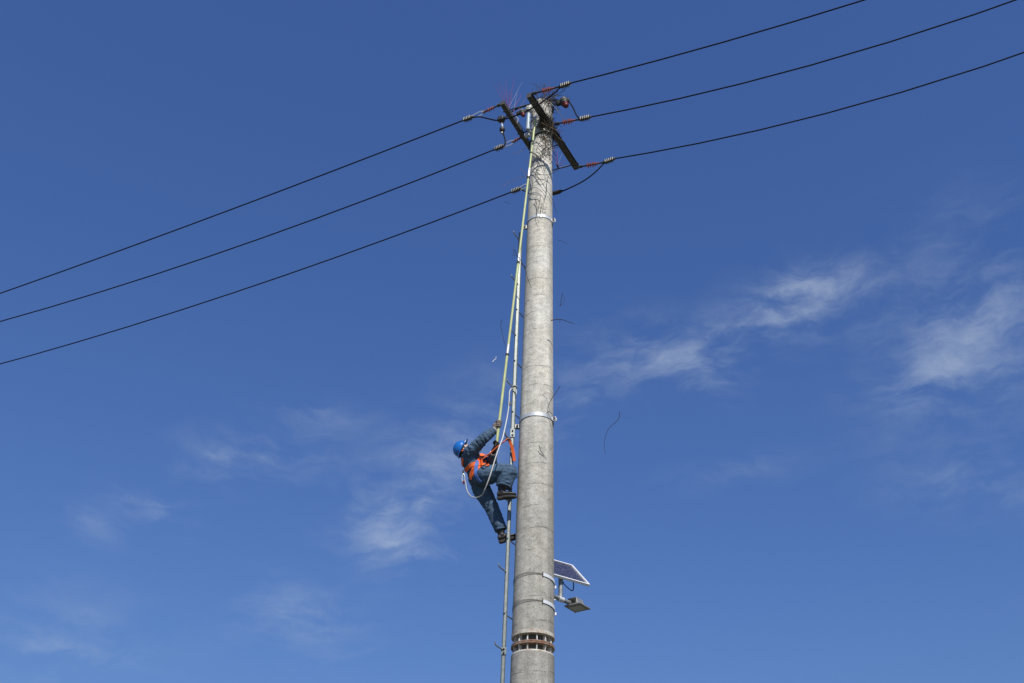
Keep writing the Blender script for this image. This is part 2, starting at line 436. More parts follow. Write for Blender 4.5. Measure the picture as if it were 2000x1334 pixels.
for k in range(13):
    a = radians(-90 + 10 + k * 360 / 13); d = V((cos(a), sin(a), 0)); t = V((-sin(a), cos(a), 0)) * .006
    for (zA, zB, r0) in ((Z_FL + .021, Z_UP - .045, rU), (Z_LOW + .020, Z_FL - .021, rL)):
        up = zA > Z_FL; mb = MB(); i0, i1 = r0 * .73, r0 - .012
        wide, nar = (zA, zB) if up else (zB, zA)
        c = [V((PX, PY, zA)) + d * i0, V((PX, PY, zA)) + d * (i1 if up else i1 - .02), V((PX, PY, zB)) + d * (i1 - .02 if up else i1), V((PX, PY, zB)) + d * i0]
        mb.quad_tube([[p - t for p in c], [p + t for p in c]])
        build(mb, 'gusset', 'gusset_steel', pole)
ring(Z_TOP - .004, Z_TOP + .02, prad(Z_TOP) + .004, prad(Z_TOP) - .03, 'top_cap', 'post_white')

# ------------------------------------------------------------------ pole bands
def band_at(z, hgt, name, m, parent, r_off=.004, a0=None, a1=None, tilt=0.0, th=.006):
    mb = MB(); n = 64; rings = []
    full = a0 is None
    for i in range(n if full else 33):
        a = 2 * pi * i / n if full else a0 + (a1 - a0) * i / 32
        r = prad(z) + r_off; d = V((cos(a), sin(a), 0)); zz = z - sin(a) * tilt
        c = V((PX, PY, zz))
        rings.append([c + d * r + V((0, 0, -hgt)), c + d * (r + th) + V((0, 0, -hgt)), c + d * (r + th) + V((0, 0, hgt)), c + d * r + V((0, 0, hgt))])
    mb.quad_tube(rings, closed=full); return build(mb, name, m, parent)
RAILX, RAILY = .045, 15.02
def rail_x(z): return .018 + (z - 6.2) * (.099 - .028) / (14.0 - 6.2)
def pole_band(z, label):
    t = thing('pole_band', (PX, PY, z), label, 'pole band', 'ladder bands round the pole')
    band_at(z, .030, 'hoop', 'bright_band', t)
    r = prad(z) + .01
    # bolted ears on the right of the pole
    for s in (-1, 1):
        ed = V((cos(radians(-24)), sin(radians(-24)), 0)); et = V((-ed.y, ed.x, 0))
        c = V((PX, PY, z)) + ed * (r + .022) + et * s * .020
        build(MB().box(c, ed * .034, et * .004, V((0, 0, .030))), 'ear', 'bright_band', t, bevel=.002)
    for dx in (.045,):
        c = V((PX, PY, z)) + ed * (r + .034)
        b = MB().tube([c - et * .055, c + et * .055], .008, 8)
        b.lathe(c - et * .042, et, [(.016, 0), (.016, .012)], 6); build(b, 'bolt', 'dark_fitting', t)
    # bracket reaching to the ladder on the left
    x1 = rail_x(z - .06) + .03; x0 = PX - r + .01; cx = (x0 + x1) / 2; zz = z - .09
    for s in (-1, 1):
        build(MB().box((cx, PY + s * .022, zz), ((x0 - x1) / 2, 0, 0), (0, .004, 0), (0, 0, .032)), 'bracket', 'dull_galvanised', t, bevel=.002)
    b = MB().tube([(cx, PY - .06, zz), (cx, PY + .05, zz)], .009, 8); b.lathe((cx, PY - .05, zz), (0, 1, 0), [(.017, 0), (.017, .013)], 6)
    build(b, 'bolt', 'dark_fitting', t)
    return t
pole_band(zat(437), 'galvanised hoop round the pole at the top end of the ladder')
pole_band(zat(825), "galvanised hoop round the pole level with the worker's raised hand")
t = thing('pole_band', (PX, PY, 16.42), 'short bright hoop round the pole just under the crossarms', 'pole band')
band_at(16.40, .045, 'hoop', 'bright_band', t); band_at(16.62, .03, 'hoop', 'bright_band', t)

# ------------------------------------------------------------------ crossarms
H = CAM_Z + 14.9
LINE = radians(-26.0)
LD = V((cos(LINE), sin(LINE), 0))              # along the line, to the right and nearer
AD = V((sin(-LINE), cos(LINE), 0))             # along the crossarms, away from the camera
Z3 = V((0, 0, 1))
def channel(p0, p1, side, w, h, t):            # steel channel lying between p0 and p1, open towards `side`
    mb = MB(); d = (p1 - p0).normalized(); s = side.normalized()
    prof = [(-w, -h), (w, -h), (w, -h + t), (-w + t, -h + t), (-w + t, h - t), (w, h - t), (w, h), (-w, h)]
    rings = [[p + s * a + Z3 * b for a, b in prof] for p in (p0, p1)]
    return mb.quad_tube(rings)
RA0, RA1 = atz(1034, 186, H), atz(1126, 327, H)
LA0 = atz(981, 201, H); LA1 = LA0 + AD * (RA1 - RA0).length
def crossarm(p0, p1, side, w, label):
    t = thing('crossarm', (p0 + p1) / 2, label, 'crossarm', 'steel crossarms on the pole top')
    build(channel(p0, p1, side, w, w, .008), 'beam', 'arm_steel', t, bevel=.002)
    d = (p1 - p0).normalized()
    for f in (.07, .3, .72, .85, .96):
        c = p0.lerp(p1, f) - Z3 * (w + .001)
        build(MB().lathe(c, (0, 0, -1), [(.014, 0), (.014, .006), (.008, .006), (.008, .014)], 6), 'bolt', 'bolt_bright', t)
    # end plate
    build(MB().box(p0 - d * .004, side.normalized() * w, d * .003, Z3 * w), 'end_plate', 'arm_steel', t)
    build(MB().box(p1 + d * .004, side.normalized() * w, d * .003, Z3 * w), 'end_plate', 'arm_steel', t)
    return t
crossarm(RA0, RA1, LD, .050, 'dark steel crossarm on the right of the pole top, in front of the shaft')
crossarm(LA0, LA1, -LD, .042, 'dark steel crossarm on the left of the pole top, running behind the shaft')
# threaded rods tying the two arms together
for f, lab in ((.10, 'thin rod tying the near ends of the two crossarms'), (.955, 'thin rod tying the far ends of the two crossarms behind the pole'),
               (.40, 'clamping rod between the crossarms on the near side of the pole'), (.66, 'clamping rod between the crossarms on the far side of the pole')):
    a = LA0.lerp(LA1, f) - LD * .08; b = RA0.lerp(RA1, f) + LD * .08
    mb = MB().tube([a, b], .012, 8)
    for q, s in ((a, 1), (b, -1)): mb.lathe(q + LD * s * .02, LD, [(.020, 0), (.020, .016)], 6)
    tag(build(mb, 'tie_rod', 'dark_fitting'), lab, 'tie rod', 'rods tying the crossarms')
# saddle clip holding the arms on the shaft
t = thing('arm_bracket', (PX, PY, H), 'bright steel saddle bracket clamping the crossarms on the pole top', 'bracket')
for s in (-1, 1):
    c = AX + Z3 * H + LD * s * .205
    build(MB().box(c - Z3 * .07, LD * .006, AD * .09, Z3 * .04), 'saddle_plate', 'bright_band', t, bevel=.003)
b = AX + Z3 * (H - .02)
build(MB().box(at(1030, 264, 14.92), LD * .05, AD * .03, Z3 * .035), 'clip', 'bright_band', t, bevel=.006)

# ------------------------------------------------------------------ insulators, clamps, conductors
NP = AD                                          # normal of the vertical planes that hold each phase
def tension_insulator(a, b, sheds, label):
    """a: at the crossarm, b: at the clamp"""
    t = thing('tension_insulator', (a + b) / 2, label, 'insulator', 'tension insulators on the crossarms')
    d = (b - a).normalized(); L = (b - a).length
    build(MB().lathe(a - d * .03, d, [(.014, 0), (.022, .01), (.022, .05), (.030, .055), (.030, .085), (.016, .09), (.016, .13)], 10), 'shackle', 'dark_fitting', t)
    build(MB().lathe(a + d * .05, d.cross(Z3).normalized(), [(.008, -.045), (.008, .045)], 8), 'pin', 'bolt_bright', t)
    build(MB().tube([a + d * .08, b], .017, 10), 'core_rod', 'clamp_body' if sheds[2] < 4 else 'dark_fitting', t)
    s0, s1, n = sheds
    for k in range(n):
        c = a + d * (s0 + (s1 - s0) * k / (n - 1)); R = (.056 if k % 2 == 0 else .047) * (1 if n > 3 else .82)
        build(MB().lathe(c, d, [(.017, -.010), (.022, -.006), (R, .002), (R, .005), (.024, .006), (.017, .010)], 20), 'shed', 'silicone_red', t)
    build(MB().tube([a + d * s1, a + d * (s1 + .10)], [.022, .019], 10), 'sheath', 'silicone_red', t)
    return t
def strain_clamp(a, b, n, label, group='strain clamps on the conductors'):
    t = thing('strain_clamp', (a + b) / 2, label, 'wire clamp', group)
    d = (b - a).normalized(); u = (Z3 - d * Z3.dot(d)).normalized(); sd = d.cross(u)
    mb = MB().tube([a - d * .03, a, a + d * .03, b - d * .05, b + d * .02], [.018, .034, .042, .040, .018], 10)
    build(mb, 'clamp_body', 'clamp_body', t)
    L = (b - a).length
    for k in range(n):
        c = a + d * (L * (.16 + .72 * k / (n - 1)))
        r = .042; pts = [c + sd * r * cos(x) + u * (.006 + r * 1.0 * sin(x)) for x in [pi * i / 8 for i in range(9)]]
        pts = [pts[0] - u * .05] + pts + [pts[-1] - u * .05]
        build(MB().tube(pts, .0055, 6), 'u_bolt', 'bolt_bright', t)
    return t
def fork(a, b, label):
    """alloy yoke: two bent side plates between insulator and clamp"""
    t = thing('link_yoke', (a + b) / 2, label, 'link', 'alloy links left of the pole')
    d = (b - a).normalized(); u = (Z3 - d * Z3.dot(d)).normalized(); L = (b - a).length
    for s, nm in ((1, 'side_bar'), (-1, 'side_bar')):
        pts = [a + u * .0, a + d * L * .22 + u * s * .045, a + d * L * .5 + u * s * .05, b + u * s * .03]
        build(MB().tube(smooth(pts, 4), .014, 8, flat=.6), nm, 'alloy_link', t)
    for q in (a, b): build(MB().lathe(q, d.cross(u), [(.018, -.03), (.018, .03)], 8), 'pin', 'bolt_bright', t)
    return t
def conductor(pts, label):
    mb = MB().tube(pts, .0125, 8)
    return tag(build(mb, 'conductor', 'cable_black'), label, 'power line', 'conductors strung from the crossarms')
def span(p0, samples, dirv, far=70.0):
    """conductor from p0 that follows the surveyed sag and runs on to the next pole"""
    s = [0.0]; z = [p0.z]
    for q in samples:
        s.append((q - p0).to_2d().length); z.append(q.z)
    # parabola through start and two surveyed points (least squares on slope and curvature)
    import itertools
    (x1, y1), (x2, y2) = [(s[i], z[i] - p0.z) for i in (1, 2)]
    c2 = (y2 / x2 - y1 / x1) / (x2 - x1); c1 = y1 / x1 - c2 * x1
    c2 = max(c2, 0.001)
    if far * c2 + c1 < 0: c2 = -c1 / far
    return [p0 + dirv * x + Z3 * (c1 * x + c2 * x * x) for x in [far * (i / 40) ** 1.25 for i in range(41)]]
RIGHT = [  # attach, shed span px, clamp a px, clamp b px, line samples
    ((1041, 183), (1061, 1074), (1094, 169), (1114, 162.5), [(1400, 86), (1688, 0)], 'near end of the right crossarm', 'topmost line right of the pole'),
    ((1086, 242), (1101, 1115), (1132, 233), (1153, 228.5), [(1500, 150), (1985, 0)], 'middle of the right crossarm', 'middle line right of the pole'),
    ((1131, 326), (1148, 1162), (1180, 317), (1200, 310), [(1600, 225), (2000, 103)], 'far end of the right crossarm', 'lowest line right of the pole')]
LEFT = [
    ((978, 204), (963, 955), (922, 228.5), (905, 235), [(500, 391), (0, 573)], 'near end of the left crossarm', 'topmost line left of the pole', (945, 219)),
    ((1022, 266), (1017, 1009), (983, 285), (966, 292), [(500, 469), (0, 628)], 'left crossarm right beside the pole', 'middle line left of the pole', (1004, 276)),
    (None, None, (1016, 368), (999, 375), [(500, 557), (0, 711)], 'hidden far end of the left crossarm', 'lowest line left of the pole', (1030, 362))]
CL = {}
def xfrac(a, b, x, pa, pb): return (b - a).length * (x - pa) / (pb - pa)
for i, (pa, sh, ca, cb, smp, where, line) in enumerate(RIGHT):
    A = atz(*pa, H); a = atp(*ca, A, NP); b = atp(*cb, A, NP)
    tension_insulator(A, a, (xfrac(A, a, sh[0], pa[0], ca[0]), xfrac(A, a, sh[1], pa[0], ca[0]), 4), 'orange-red ribbed insulator at the ' + where)
    strain_clamp(a, b, 5, 'bolted clamp gripping the ' + line)
    conductor(span(b, [atp(*q, A, NP) for q in smp], LD), 'black conductor, ' + line)
    CL['R%d' % i] = (A, a, b)
for i, (pa, sh, ca, cb, smp, where, line, fk) in enumerate(LEFT):
    if pa: A = atz(*pa, H)
    else:
        A = LA0.lerp(LA1, .97) - LD * .05
    f0 = atp(*fk, A, NP); a = atp(*ca, A, NP); b = atp(*cb, A, NP)
    if pa:
        sp = (xfrac(A, f0, sh[0], pa[0], fk[0]), xfrac(A, f0, sh[1], pa[0], fk[0]), 3)
    else:
        L = (f0 - A).length; sp = (.3 * L, .55 * L, 3)
    tension_insulator(A, f0, sp, 'small orange-red insulator at the ' + where)
    fork(f0, a, 'bright alloy link beside the clamp of the ' + line)
    strain_clamp(a, b, 5, 'bolted clamp gripping the ' + line)
    conductor(span(b, [atp(*q, A, NP) for q in smp], -LD), 'black conductor, ' + line)
    CL['L%d' % i] = (A, a, b)

# jumpers: near, middle (over the pole top) and far (behind the pole)
def jumper(p0, pix, label, r=.013):
    pts = smooth([atp(x, y, p0, NP) for x, y in pix], 8)
    tag(build(MB().tube(pts, r, 8), 'jumper_cable', 'cable_black'), label, 'jumper cable', 'jumper cables on the pole top'); return pts
pR, pL = CL['R0'][1], CL['L0'][1]
jumper(CL['R0'][0], [(1095, 170), (1080, 184), (1062, 197), (1045, 208), (1026, 218), (1004, 227), (988, 232), (970, 235), (950, 231), (935, 228), (922, 230)],
       'black jumper cable looping in front of both crossarms between the near clamps')
jumper(CL['R1'][0], [(1133, 233), (1126, 225), (1119, 210), (1110, 198), (1097, 196), (1080, 196), (1060, 199), (1030, 206), (1003, 216), (988, 229), (982, 240), (981, 253), (984, 264), (987, 278), (984, 286)],
       'black jumper cable arching over the pole top to the middle clamps')
jumper(CL['R2'][0], [(1182, 316), (1164, 335), (1142, 352), (1115, 366), (1092, 375), (1060, 378), (1030, 375), (1016, 369)],
       'black jumper cable sagging behind the pole from the far right clamp')
def sleeve(p0, x0, x1, rr, label):
    a, b = atp(*x0, p0, NP), atp(*x1, p0, NP)
    d = (b - a)
    pts = [a + d * f for f in (0, .1, .2, .3, .4, .5, .6, .7, .85, 1)]
    tag(build(MB().tube(pts, [rr * k for k in (.6, .95, .85, 1, .88, 1, .88, 1, .7, .4)], 12), 'cable_sleeve', 'dark_fitting'), label, 'cable sleeve')
sleeve(CL['R2'][0], (1076, 379), (1099, 372.5), .045, 'black ribbed sleeve on the far jumper at the right edge of the pole')
def cap_device(p0, c, k, label, ang=0.0):
    """dark clamp housing with a red cap underneath"""
    o = atp(*c, p0, NP); t = thing('clamp_housing', o, label, 'line device', 'red-capped housings on the jumpers')
    d = LD
    va = Z3 - d * .22
    build(MB().lathe(o + d * .03 * k - va * .08 * k, va, [(.05 * k, 0), (.082 * k, .012 * k), (.086 * k, .05 * k), (.096 * k, .055 * k), (.096 * k, .075 * k), (.084 * k, .08 * k), (.080 * k, .135 * k), (.06 * k, .16 * k), (.03 * k, .168 * k)], 12), 'housing', 'box_green_grey', t)
    build(MB().box(o + d * .11 * k, d * .03 * k, AD * .035 * k, Z3 * .045 * k), 'side_lug', 'dark_fitting', t, bevel=.006)
    build(MB().box(o - d * .085 * k, d * .05 * k, AD * .04 * k, Z3 * .05 * k), 'side_lug', 'dark_fitting', t, bevel=.010)
    build(MB().lathe(o - d * .14 * k + Z3 * .01, d, [(.04 * k, 0), (.055 * k, .02 * k), (.055 * k, .055 * k)], 12), 'collar', 'dark_fitting', t)
    build(MB().lathe(o + d * .055 * k - Z3 * .075 * k, -Z3 + d * .25, [(.065 * k, 0), (.07 * k, .04 * k), (.055 * k, .065 * k), (.055 * k, .08 * k), (.035 * k, .10 * k)], 14), 'cap', 'cap_red', t)
    build(MB().lathe(o + d * .02 * k + Z3 * .085 * k, Z3, [(.045 * k, 0), (.04 * k, .02 * k), (.012 * k, .028 * k)], 10), 'top_knob', 'bolt_bright', t)
    return t
cap_device(CL['R1'][0], (1099, 199), .92, 'dark housing with a red cap hanging right of the pole top')
cap_device(CL['R0'][0], (1018, 220), .62, 'small dark housing with a red cap between the two crossarms')
# square clip and hanging ball on the left jumpers
o = atp(979, 233, CL['R0'][0], NP); t = thing('jumper_clip', o, 'blocky brown-black clip on the jumper left of the crossarms', 'cable clip')
build(MB().box(o, LD * .055, AD * .05, Z3 * .045), 'body', 'dark_fitting', t, bevel=.012)
build(MB().box(o + Z3 * .05, LD * .035, AD * .03, Z3 * .012), 'lid', 'cap_red', t, bevel=.005)
build(MB().tube([o - LD * .07, o + LD * .09], .03, 10), 'sleeve', 'dark_fitting', t)
p0 = CL['R1'][0]; o = atp(981, 253, p0, NP); t = thing('hanging_insulator', o, 'dark ball insulator hanging on a drop wire left of the pole', 'insulator')
build(MB().lathe(o, Z3, [(.012, -.07), (.03, -.062), (.05, -.03), (.055, 0), (.05, .035), (.03, .058), (.012, .064)], 16), 'ball', 'dark_fitting', t)
build(MB().tube([o + Z3 * .06, atp(980, 240, p0, NP)], .020, 8), 'upper_link', 'alloy_link', t)
build(MB().lathe(o - Z3 * .06, Z3, [(.02, -.05), (.026, -.02), (.02, 0)], 10), 'lower_nut', 'bolt_bright', t)
# white post insulator with a grey ribbed head
pb, pt = at(1031, 252, 14.84), at(1034, 218, 14.84); pt = V((pb.x + .01, pb.y, pt.z))
t = thing('post_insulator', pb, 'pale post with a grey ribbed dome head between the crossarms', 'insulator')
build(MB().lathe(pb, pt - pb, [(.035, -.02), (.04, 0), (.036, .02), (.036, (pt - pb).length)], 16), 'post', 'post_white', t)
hd = pt; pr = [(.03, -.03)]
for k in range(4):
    rr = (.082, .085, .076, .058)[k]; z0 = k * .036
    pr += [(rr - .012, z0), (rr, z0 + .008), (rr - .004, z0 + .024), (rr - .014, z0 + .030)]
pr += [(.02, .155)]
build(MB().lathe(hd, Z3 + LD * .25, pr, 20), 'head', 'porcelain', t)
build(MB().tube([pb - Z3 * .02, V((pb.x + .10, pb.y + .1, pb.z - .03))], .022, 8), 'foot_bracket', 'bright_band', t)
# thin stay wires
def thin(pts, label, r=.0045, m='cable_black', nm='binding_wire', cat='wire'):
    tag(build(MB().tube(smooth(pts, 6), r, 5), nm, m), label, cat)
thin([at(1075, 200, 14.6), at(1090, 217, 14.65), at(1101, 233, 14.75)], 'thin pale wire slanting from the nest to the middle insulator', .004, 'rope_grey')
thin([at(1012, 238, 14.8), at(1021, 250, 14.8), at(1029, 258, 14.85)], 'thin dark wire beside the left crossarm', .006)
thin([at(1006, 226, 14.6), at(1012, 232, 14.6), at(1010, 240, 14.62)], 'short pale wire end curling by the left crossarm', .006, 'rope_white')
ra = prad(16.2)
thin([V((PX + cos(a) * (ra + .018), PY + sin(a) * (ra + .018), 16.13 + .10 * sin(a * 1.0 + 2.2))) for a in [radians(-200 + 11 * k) for k in range(30)]],
     'black wire wound round the shaft below the crossarms', .012)

# ------------------------------------------------------------------ climbing ladder (single rail with pegs)
ZL0, ZL1 = .6, zat(455, 1014)
def railp(z): return V((rail_x(z), RAILY, z))
ladder = thing('climbing_ladder', railp(0), 'galvanised single-rail climbing ladder with hooked pegs fixed left of the pole', 'ladder')
def rail_section(z0, z1, w, d, m):
    mb = MB(); rings = []
    for i in range(9):
        z = z0 + (z1 - z0) * i / 8; c = railp(z)
        prof = [(-w * .55, -d), (w * .55, -d), (w, -d * .5), (w, d * .6), (w * .6, d), (-w * .6, d), (-w, d * .6), (-w, -d * .5)]
        rings.append([c + V((a, b, 0)) for a, b in prof])
    return build(mb.quad_tube(rings), 'rail', m, ladder, angle=25)
zj = zat(842, 998)
rail_section(ZL0, zat(1200), .029, .026, 'galvanised')
rail_section(zat(1200) + .004, zj - .10, .029, .026, 'galvanised')
rail_section(zj, ZL1, .033, .024, 'galvanised')
for z, h in ((zj - .05, .075), (zat(1275), .05)):
    build(MB().box(railp(z) - V((0, .03, 0)), (.036, 0, 0), (0, .006, 0), (0, 0, h)), 'splice_plate', 'galvanised', ladder, bevel=.003)
    for s in (-.5, .5): build(MB().lathe(railp(z + h * s) - V((0, .036, 0)), (0, -1, 0), [(.014, 0), (.014, .01), (.008, .01), (.008, .02)], 6), 'bolt', 'dark_fitting', ladder)
PEG = V((-.47, -.88, 0)).normalized()
PEGS = [CAM_Z + z for z in (-.10, .93, 1.96, 2.99, 4.02, 5.07, 6.19, 7.28, 8.30, 9.24, 10.24, 11.27, 12.2)]
for k, z in enumerate(PEGS):
    for s, zz in ((1, z), (-1, z + .51)):
        if zz > ZL1 - .02: continue
        c = railp(zz); d = PEG * s
        pts = [c + d * .01, c + d * .18, c + d * .23 + Z3 * .003, c + d * .25 + Z3 * .016, c + d * .254 + Z3 * (.045 if s > 0 else .02)]
        build(MB().tube(pts, .0095, 8), 'peg', 'dull_galvanised', ladder)
        # bolt heads down the rail
        build(MB().lathe(c - d * .02, -d, [(.013, 0), (.013, .016)], 6), 'bolt', 'dark_fitting', ladder)

# ------------------------------------------------------------------ solar street light behind the pole
SD = V((.60, .80, 0)); SP = V((.80, -.60, 0))
zb1, zb2 = zat(1140), zat(1192)
lamp = thing('solar_street_light', AX + Z3 * zb2, 'solar street light strapped to the back of the pole with its own tilted panel', 'street light')
for zb in (zb1, zb2):
    band_at(zb, .024, 'strap', 'tube_paint', lamp, .006, radians(-66), radians(70), .035, .005)
    for dz in (-.014, .020):
        mb = MB(); pts = []
        for k in range(30):
            a = radians(-66 - k * 7.6); r = prad(zb) + .006 ; d = V((cos(a), sin(a), 0))
            pts.append(V((PX, PY, zb - sin(a) * .035 + dz * (.25 + .9 * sin(k / 29 * pi)))) + d * r)
        build(mb.tube(pts, .0024, 6), 'strap_wire', 'dark_fitting', lamp)
    a = radians(-67); build(MB().box(V((PX + cos(a) * (prad(zb) + .012), PY + sin(a) * (prad(zb) + .012), zb + .035)), V((.006, 0, 0)), V((0, .006, 0)), V((0, 0, .034))), 'buckle', 'dark_fitting', lamp)
    c = V((PX + prad(zb) + .02, PY + .03, zb - .035))
    build(MB().box(c, (.012, 0, 0), (0, .012, 0), (0, 0, .022)), 'strap_end', 'tube_paint', lamp, bevel=.003)
arm0 = AX + Z3 * (zat(1174, 1085) + .16); 
pa_ = at(1107, 1175, PY + .40); d_ = (pa_ - arm0); 
A0 = AX + SD * .22 + Z3 * 0; A0.z = at(1085, 1163, PY + .30).z
A1 = at(1111, 1177, PY + .62)
build(MB().tube([A0, A0.lerp(A1, .5), A1], .031, 14), 'arm', 'dull_galvanised', lamp)
B0 = V((A0.x, A0.y, A0.z - .24)); build(MB().tube([B0, A0.lerp(A1, .55)], .013, 10), 'brace', 'tube_paint', lamp)
build(MB().box(AX + SD * (prad(zb1) + .016) + Z3 * (zb1 + zb2) / 2, SD * .008, SP * .06, Z3 * .28), 'back_plate', 'tube_paint', lamp, bevel=.004)
# mast and panel
mz = A0.lerp(A1, .68); mt = V((mz.x, mz.y, at(1095, 1131, mz.y).z))
build(MB().tube([mz - Z3 * .02, mt + Z3 * .04], .034, 14), 'mast', 'dull_galvanised', lamp)
build(MB().lathe(mz, (A1 - A0), [(.040, -.05), (.040, .05)], 14), 'tee_clamp', 'tube_paint', lamp)
RV = V((.85, .53, 0)).normalized(); UV = V((-RV.y * cos(radians(46)), RV.x * cos(radians(46)), sin(radians(46)))); NV = RV.cross(UV)
W2, H2 = .355, .315
BR = at(1151.5, 1143.5, mt.y + .16)
PC = BR - RV * W2 + UV * H2
panel = build(MB().box(PC - NV * .016, RV * W2, UV * H2, NV * .004), 'panel', 'panel_back', lamp)
for s in (-1, 1):
    build(MB().box(PC + UV * s * (H2 - .010), RV * W2, UV * .012, NV * .018), 'frame', 'panel_frame', panel, bevel=.002)
    build(MB().box(PC + RV * s * (W2 - .010), RV * .012, UV * (H2 - .022), NV * .018), 'frame', 'panel_frame', panel, bevel=.002)
rows, cols = 12, 4
cw, ch = (2 * W2 - .046) / cols, (2 * H2 - .046) / rows
cm = None
build(MB().box(PC - NV * .008, RV * (W2 - .021), UV * (H2 - .021), NV * .003), 'backsheet', 'busbar', panel)
for i in range(rows):
    for j in range(cols):
        c = PC + RV * (-W2 + .023 + cw * (j + .5)) + UV * (-H2 + .023 + ch * (i + .5)) - NV * .0035
        build(MB().box(c, RV * (cw / 2 - .0005), UV * (ch / 2 - .0058), NV * .0013), 'cell', 'solar_cell', panel)
build(MB().box(PC - NV * .05 - UV * .03, RV * .05, UV * .06, NV * .03), 'junction_box', 'dark_fitting', lamp, bevel=.004)
build(MB().tube([PC - NV * .03 - UV * .22, mt + Z3 * .03], .016, 8), 'tilt_strut', 'dull_galvanised', lamp)
cb = PC - UV * H2 * .7 - RV * .02 - NV * .03
build(MB().tube(smooth([cb + RV * .14, cb + RV * .15 - Z3 * .09, cb + RV * .12 - Z3 * .16, V((mz.x + .06, mz.y, mt.z - .09)), V((mz.x + .035, mz.y - .02, mt.z - .05))], 6), .008, 6), 'cable', 'cable_black', lamp)
# lamp head
HC = A1 + SD * .125 + V((.006, 0, .012))
HN = Z3
head = build(MB().box(HC + SD * .0 + SP * .06 - Z3 * .055, SD * .145, SP * .135, Z3 * .012), 'lamp_head', 'lamp_grey', lamp, bevel=.006)
mb = MB(); c0 = HC + SP * .03 - Z3 * .043
mb.quad_tube([[c0 - SD * .10 - SP * .08, c0 + SD * .12 - SP * .08, c0 + SD * .12 + SP * .10, c0 - SD * .10 + SP * .10],
              [c0 - SD * .08 - SP * .06 + Z3 * .12, c0 + SD * .10 - SP * .06 + Z3 * .12, c0 + SD * .10 + SP * .06 + Z3 * .12, c0 - SD * .08 + SP * .06 + Z3 * .12]])
build(mb, 'housing', 'lamp_grey', head, bevel=.006)
build(MB().box(HC + SP * .06 - Z3 * .069, SD * .095, SP * .095, Z3 * .003), 'lens', 'lamp_lens', head)
for k in range(5):
    build(MB().box(c0 - SD * .10 + SP * (-.05 + .028 * k) + Z3 * .05, SD * .02, SP * .004, Z3 * .05), 'cooling_fin', 'dark_fitting', head)
build(MB().tube([A1 - SD * .02, A1 + SD * .07], .034, 12), 'spigot', 'lamp_grey', lamp)
for s in (-1, 1):
    build(MB().lathe(HC + SP * .06 + SD * .13 + SP * .12 * s - Z3 * .066, -Z3, [(.01, 0), (.01, .008)], 8), 'screw', 'bolt_bright', head)

# ------------------------------------------------------------------ the insulated operating rod
R0, R1 = at(969, 874, 14.70), at(1045.5, 234, 14.68)
RDIR = (R1 - R0).normalized(); RLEN = (R1 - R0).length
def rodp(y):       # point of the rod at image height y (for the hands and joints)
    lo, hi = -.2, 1.2
    for _ in range(40):
        m = (lo + hi) / 2; p = R0.lerp(R1, m) - CAM; yy = 667 - FPX * p.dot(cU) / p.dot(cF)
        if yy > y: lo = m
        else: hi = m
    return R0.lerp(R1, (lo + hi) / 2)
rod = thing('operating_rod', R0, 'long yellow-green insulated rod held up towards the nest by the worker', 'hot stick')
cuts = [874, 686, 503, 338, 234]; rads = [.0215, .0205, .0200, .0195]
for i in range(4):
    build(MB().tube([rodp(cuts[i]), rodp(cuts[i + 1])], rads[i], 12), 'rod_section', 'rod_green', rod)
for y0, y1 in ((692, 673), (512, 496), (346, 330)):
    build(MB().tube([rodp(y0), rodp(y1)], .0235, 12), 'joint', 'rod_joint', rod)
    build(MB().tube([rodp(y0 + 3), rodp(y0 - 1)], .026, 12), 'collar', 'dark_fitting', rod)
build(MB().lathe(R0 - RDIR * .03, RDIR, [(.015, 0), (.024, .006), (.024, .05)], 12), 'end_cap', 'dark_fitting', rod)
hk = R1 + RDIR * .02
build(MB().tube(smooth([R1 - RDIR * .02, hk + RDIR * .08, hk + RDIR * .16 + LD * .05, hk + RDIR * .13 + LD * .10], 5), .010, 8), 'hook', 'alloy_link', rod)

# ------------------------------------------------------------------ the worker
def M(cx, cy, Y): return at(860 + cx / 4.765, 800 + cy / 4.765, Y)
J = dict(pelvis=M(362, 640, 14.99), hipR=M(392, 622, 14.88), hipL=M(352, 672, 15.08), waist=M(330, 560, 14.98), chest=M(292, 478, 14.96), top=M(262, 418, 14.95),
         neck=M(244, 398, 14.95), shR=M(283, 392, 14.80), shL=M(292, 428, 15.14), elR=M(402, 272, 14.68), wrR=M(503, 190, 14.71),
         elL=M(474, 512, 15.02), wrL=M(492, 402, 14.80), knR=M(634, 560, 14.78), anR=M(582, 757, 14.82), knL=M(474, 905, 15.08), anL=M(580, 1160, 15.12),
         head=M(208, 376, 14.93))
person = thing('person', J['anL'] - Z3 * .1, 'worker in dark blue work clothes and blue helmet leaning back while climbing the ladder', 'person')
up_h = (V((-.94, -.06, .34))).normalized(); face_h = V((.34, -.14, .93)); face_h = (face_h - up_h * face_h.dot(up_h)).normalized(); side_h = face_h.cross(up_h)
HCN = J['head']
def hp(f, s, u): return HCN + face_h * f + side_h * s + up_h * u
